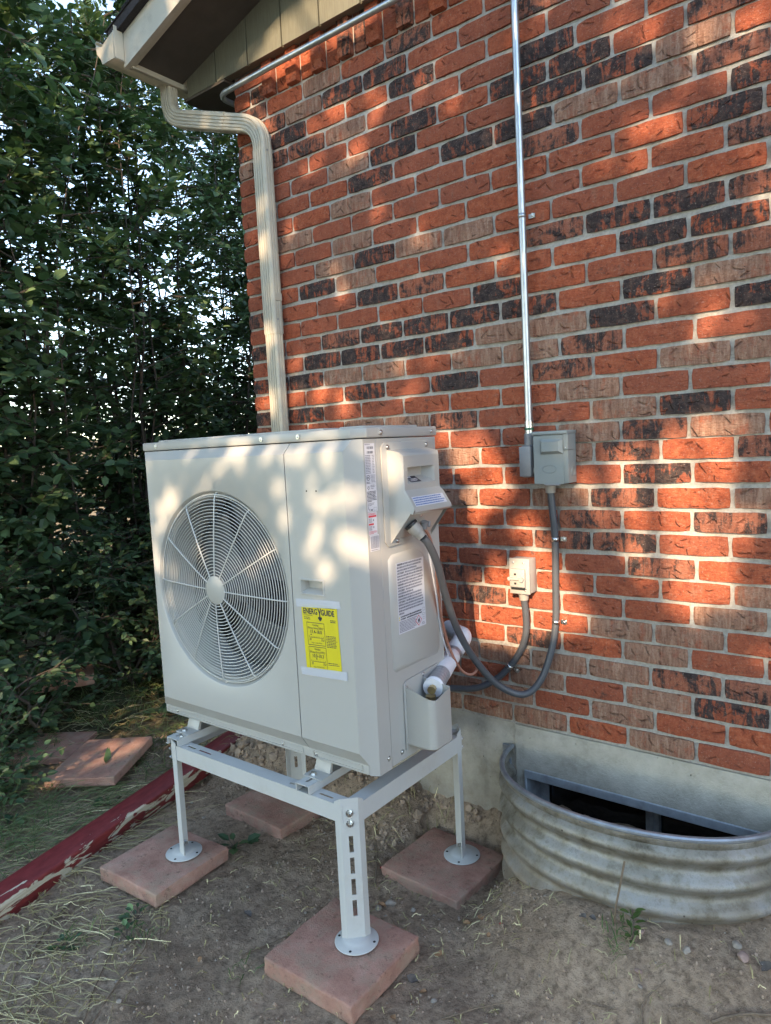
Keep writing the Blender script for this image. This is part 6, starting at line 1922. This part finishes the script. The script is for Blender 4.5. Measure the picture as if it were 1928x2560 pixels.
twig([(-0.785, -0.43, 0), (-0.87, -0.313, 0.003), (-0.96, -0.2, 0.004), (-1.032, -0.07, 0)],0.0042,'long pale root running from the wall to the front leg')
twig([(-1.0, -0.72, 0), (-0.95, -0.66, 0.002), (-0.9, -0.64, 0)],0.0016,'short pale stick behind the left side of the nearest paver')
twig([(-0.9, -0.9, 0.002), (-0.86, -0.8, 0.002), (-0.82, -0.7, 0.006), (-0.8, -0.62, 0)],0.0022,'dark twig along the left side of the nearest paver')
o = MB().tube(smooth_path([(-0.010,-0.376,-0.34),(-0.004,-0.382,-0.27),(0.010,-0.386,-0.20),(0.022,-0.381,-0.128)],6),.0028,6,rad=None).build('dry_stick',MT['twig'],None,smooth=60,origin=(-0.01,-0.376,-0.34)); tag(o,'dry brown stick standing against the window well','stick')
def weed(x, y, n, s, label, seed, zoff=0.0, tall=0.0, mat='leaf', name='weed'):
    r = np.random.RandomState(seed)
    zb = gz(x, y) + zoff
    t = thing(name, label, 'weed', (x, y, zb), 'weeds on the soil')
    stm = MB()
    mes = ONE_LEAF if mat == 'leaf' else ONE_LEAF2
    for i in range(n):
        a = r.uniform(0, 6.28); h = tall * (i + 1) / n if tall else r.uniform(.004, .03)
        ln = s * r.uniform(.2, .9) if not tall else .006
        d = np.array([math.cos(a), math.sin(a), r.uniform(.0, .5) if not tall else .35])
        b = np.array([x + math.cos(a) * ln, y + math.sin(a) * ln, zb + h])
        stm.tube([(x + (0.004 * math.sin(i) if tall else 0), y, zb + (h * .95 if tall else 0)), tuple(b)], .0011, 4)
        Dn, Bn, Nn = frames(d[None], (np.array([0, 0, 1.0]) + r.normal(0, .3, 3))[None])
        S_ = s * r.uniform(.6, 1.1)
        o = bpy.data.objects.new('leaf', mes[i % 3]); COL.objects.link(o); o.parent = t
        m = Matrix((Dn[0] * S_, Bn[0] * S_, Nn[0] * S_)).transposed().to_4x4(); m.translation = Vector(b) - ROOT[t.name]
        o.matrix_local = m
    if tall: stm.tube([(x, y, zb - .01), (x + .003, y, zb + tall * .5), (x, y, zb + tall)], .0018, 5)
    stm.build('stem', MT['bark'], t, weld=False)
ONE_LEAF2 = []
for me in ONE_LEAF:
    m2 = me.copy(); m2.materials.clear(); m2.materials.append(MT['leaf2']); m2.name = 'leaf'; ONE_LEAF2.append(m2)
weed(-1.345, -0.545, 13, .055, 'low green weed by the paver under the left stand leg', 1)
weed(-1.30, -0.975, 16, .035, 'small weed at the front edge of the left paver', 2)
weed(-1.37, -1.17, 14, .030, 'small grey green weed among the straw', 3)
weed(-1.24, -1.045, 9, .030, 'tiny weed sprig in front of the left paver', 4)
weed(-2.42, -0.86, 18, .05, 'leafy weed beside the upper end of the timber', 5)
weed(-2.60, -0.73, 7, .055, 'bright green seedling at the edge of the lower flat paver', 6, mat='leaf2')
weed(-2.62, 0.02, 22, .06, 'broad leaved weed patch behind the flat pavers', 7)
weed(-2.95, 0.2, 20, .06, 'weed patch by the paver on edge', 8)
weed(-2.25, -0.10, 16, .05, 'weed between the flat paver and the timber', 9)
weed(0.046, -0.402, 13, .030, 'slender green seedling growing against the window well', 10, tall=.085, mat='leaf2', name='seedling')
weed(-2.2, -0.95, 15, .04, 'weed tuft beside the timber at the left', 12)
weed(-2.45, -1.02, 24, .055, 'spreading weed at the left edge above the timber', 13)
weed(-2.30, -1.10, 22, .045, 'weed close to the timber where it leaves the picture', 14)
weed(-2.62, -0.90, 26, .06, 'dark weed clump at the left edge below the flat pavers', 15)
weed(-2.05, -0.62, 16, .04, 'weed between the sunlit paver and the timber', 16)
weed(-2.75, -0.78, 24, .06, 'weed clump against the left corner of the lower flat paver', 17)
weed(-2.85, 0.30, 20, .06, 'weed patch in the dark beyond the paver on edge', 18)

def blades(name, label, spec, mat, seed):
    """spec: list of (x,y,radius,count,length,upright)"""
    r = random.Random(seed); mb = MB()
    for (x, y, rad, cnt, ln, upr, ang) in spec:
        for i in range(cnt):
            q = rad * math.sqrt(r.random()); a = r.uniform(0, 6.28)
            px_, py_ = x + q * math.cos(a), y + q * math.sin(a)
            da = (ang + r.gauss(0, .45)) if ang is not None else r.uniform(0, 6.28)
            l_ = ln * r.uniform(.45, 1.2); w = r.uniform(.0009, .0021)
            dx_, dy_ = math.cos(da), math.sin(da)
            k = 4; pts = []
            for j in range(k + 1):
                u = j / k
                qx, qy = px_ + dx_ * l_ * u * (1 - .35 * upr), py_ + dy_ * l_ * u * (1 - .35 * upr)
                if well_d(qx, qy) < 1.04 and qy < 0.05: qx, qy = px_, py_
                zz = gz(qx, qy, False) + .006 + upr * l_ * .75 * math.sin(u * 2.2) + r.uniform(0, .006) + .012 * r.random() * math.sin(math.pi * u)
                pts.append((qx, qy, zz))
            sx, sy = -dy_ * w, dx_ * w
            V = []
            for j, p in enumerate(pts):
                f_ = 1 - .8 * (j / k) ** 2
                V += [(p[0] + sx * f_, p[1] + sy * f_, p[2]), (p[0], p[1], p[2] + w * .8), (p[0] - sx * f_, p[1] - sy * f_, p[2])]
            F = []
            for j in range(k):
                b = j * 3; F += [(b, b + 1, b + 4, b + 3), (b + 1, b + 2, b + 5, b + 4)]
            mb.add(V, F)
    o = mb.build(name, MT[mat], None, smooth=0, weld=False)
    tag(o, label, 'grass', None, 'stuff')
blades('dry_grass', 'cut straw and dry stalks lying on the soil at lower left', [
    (-1.38, -1.34, .26, 50, .20, .0, .45), (-1.50, -1.16, .18, 32, .17, .0, .6), (-1.22, -1.46, .2, 36, .2, .0, .35), (-1.4, -1.3, .35, 60, .12, .0, None), (-1.95, -0.72, .28, 120, .2, .04, 1.0), (-2.15, -0.45, .3, 90, .18, .05, 1.1), (-2.6, 0.15, .6, 260, .14, .10, None),
    (-2.0, -1.0, .3, 110, .2, .05, .8), (-3.0, -0.45, .45, 160, .14, .10, None), (-1.45, -1.2, .38, 420, .05, .0, None)], 'straw', 5)
blades('soil_litter', 'short broken bits of straw and root fibre scattered over the bare soil', [
    (-0.9, -0.95, .45, 120, .030, .0, None), (-0.2, -0.65, .45, 170, .030, .0, None), (0.25, -0.6, .35, 120, .032, .0, None), (-0.6, -0.45, .25, 60, .030, 0, None), (-1.0, -0.35, .35, 90, .045, .03, None), (-1.1, -0.1, .3, 60, .07, .05, None), (-0.75, -0.05, .2, 40, .06, .05, None), (-0.55, -1.0, .3, 70, .03, 0, None), (-0.3, -0.3, .2, 40, .04, 0, None)], 'straw', 8)
blades('grass_tufts', 'green grass growing between the timber and the hedge', [
    (-2.05, -0.80, .25, 260, .13, .35, .9), (-2.3, -1.0, .3, 420, .13, .4, None), (-2.2, -0.2, .28, 260, .14, .3, None), (-2.7, 0.3, .6, 620, .15, .35, None), (-2.85, -0.75, .3, 320, .14, .4, None), (-3.3, -0.1, .5, 360, .16, .4, None), (-2.0, -1.2, .25, 220, .12, .35, None),
    (-1.36, -1.12, .07, 26, .06, .3, None), (-1.2, -1.02, .06, 18, .05, .3, None), (0.015, -0.415, .045, 26, .045, .3, None), (-0.86, -0.93, .05, 10, .05, .25, None)], 'grass', 6)
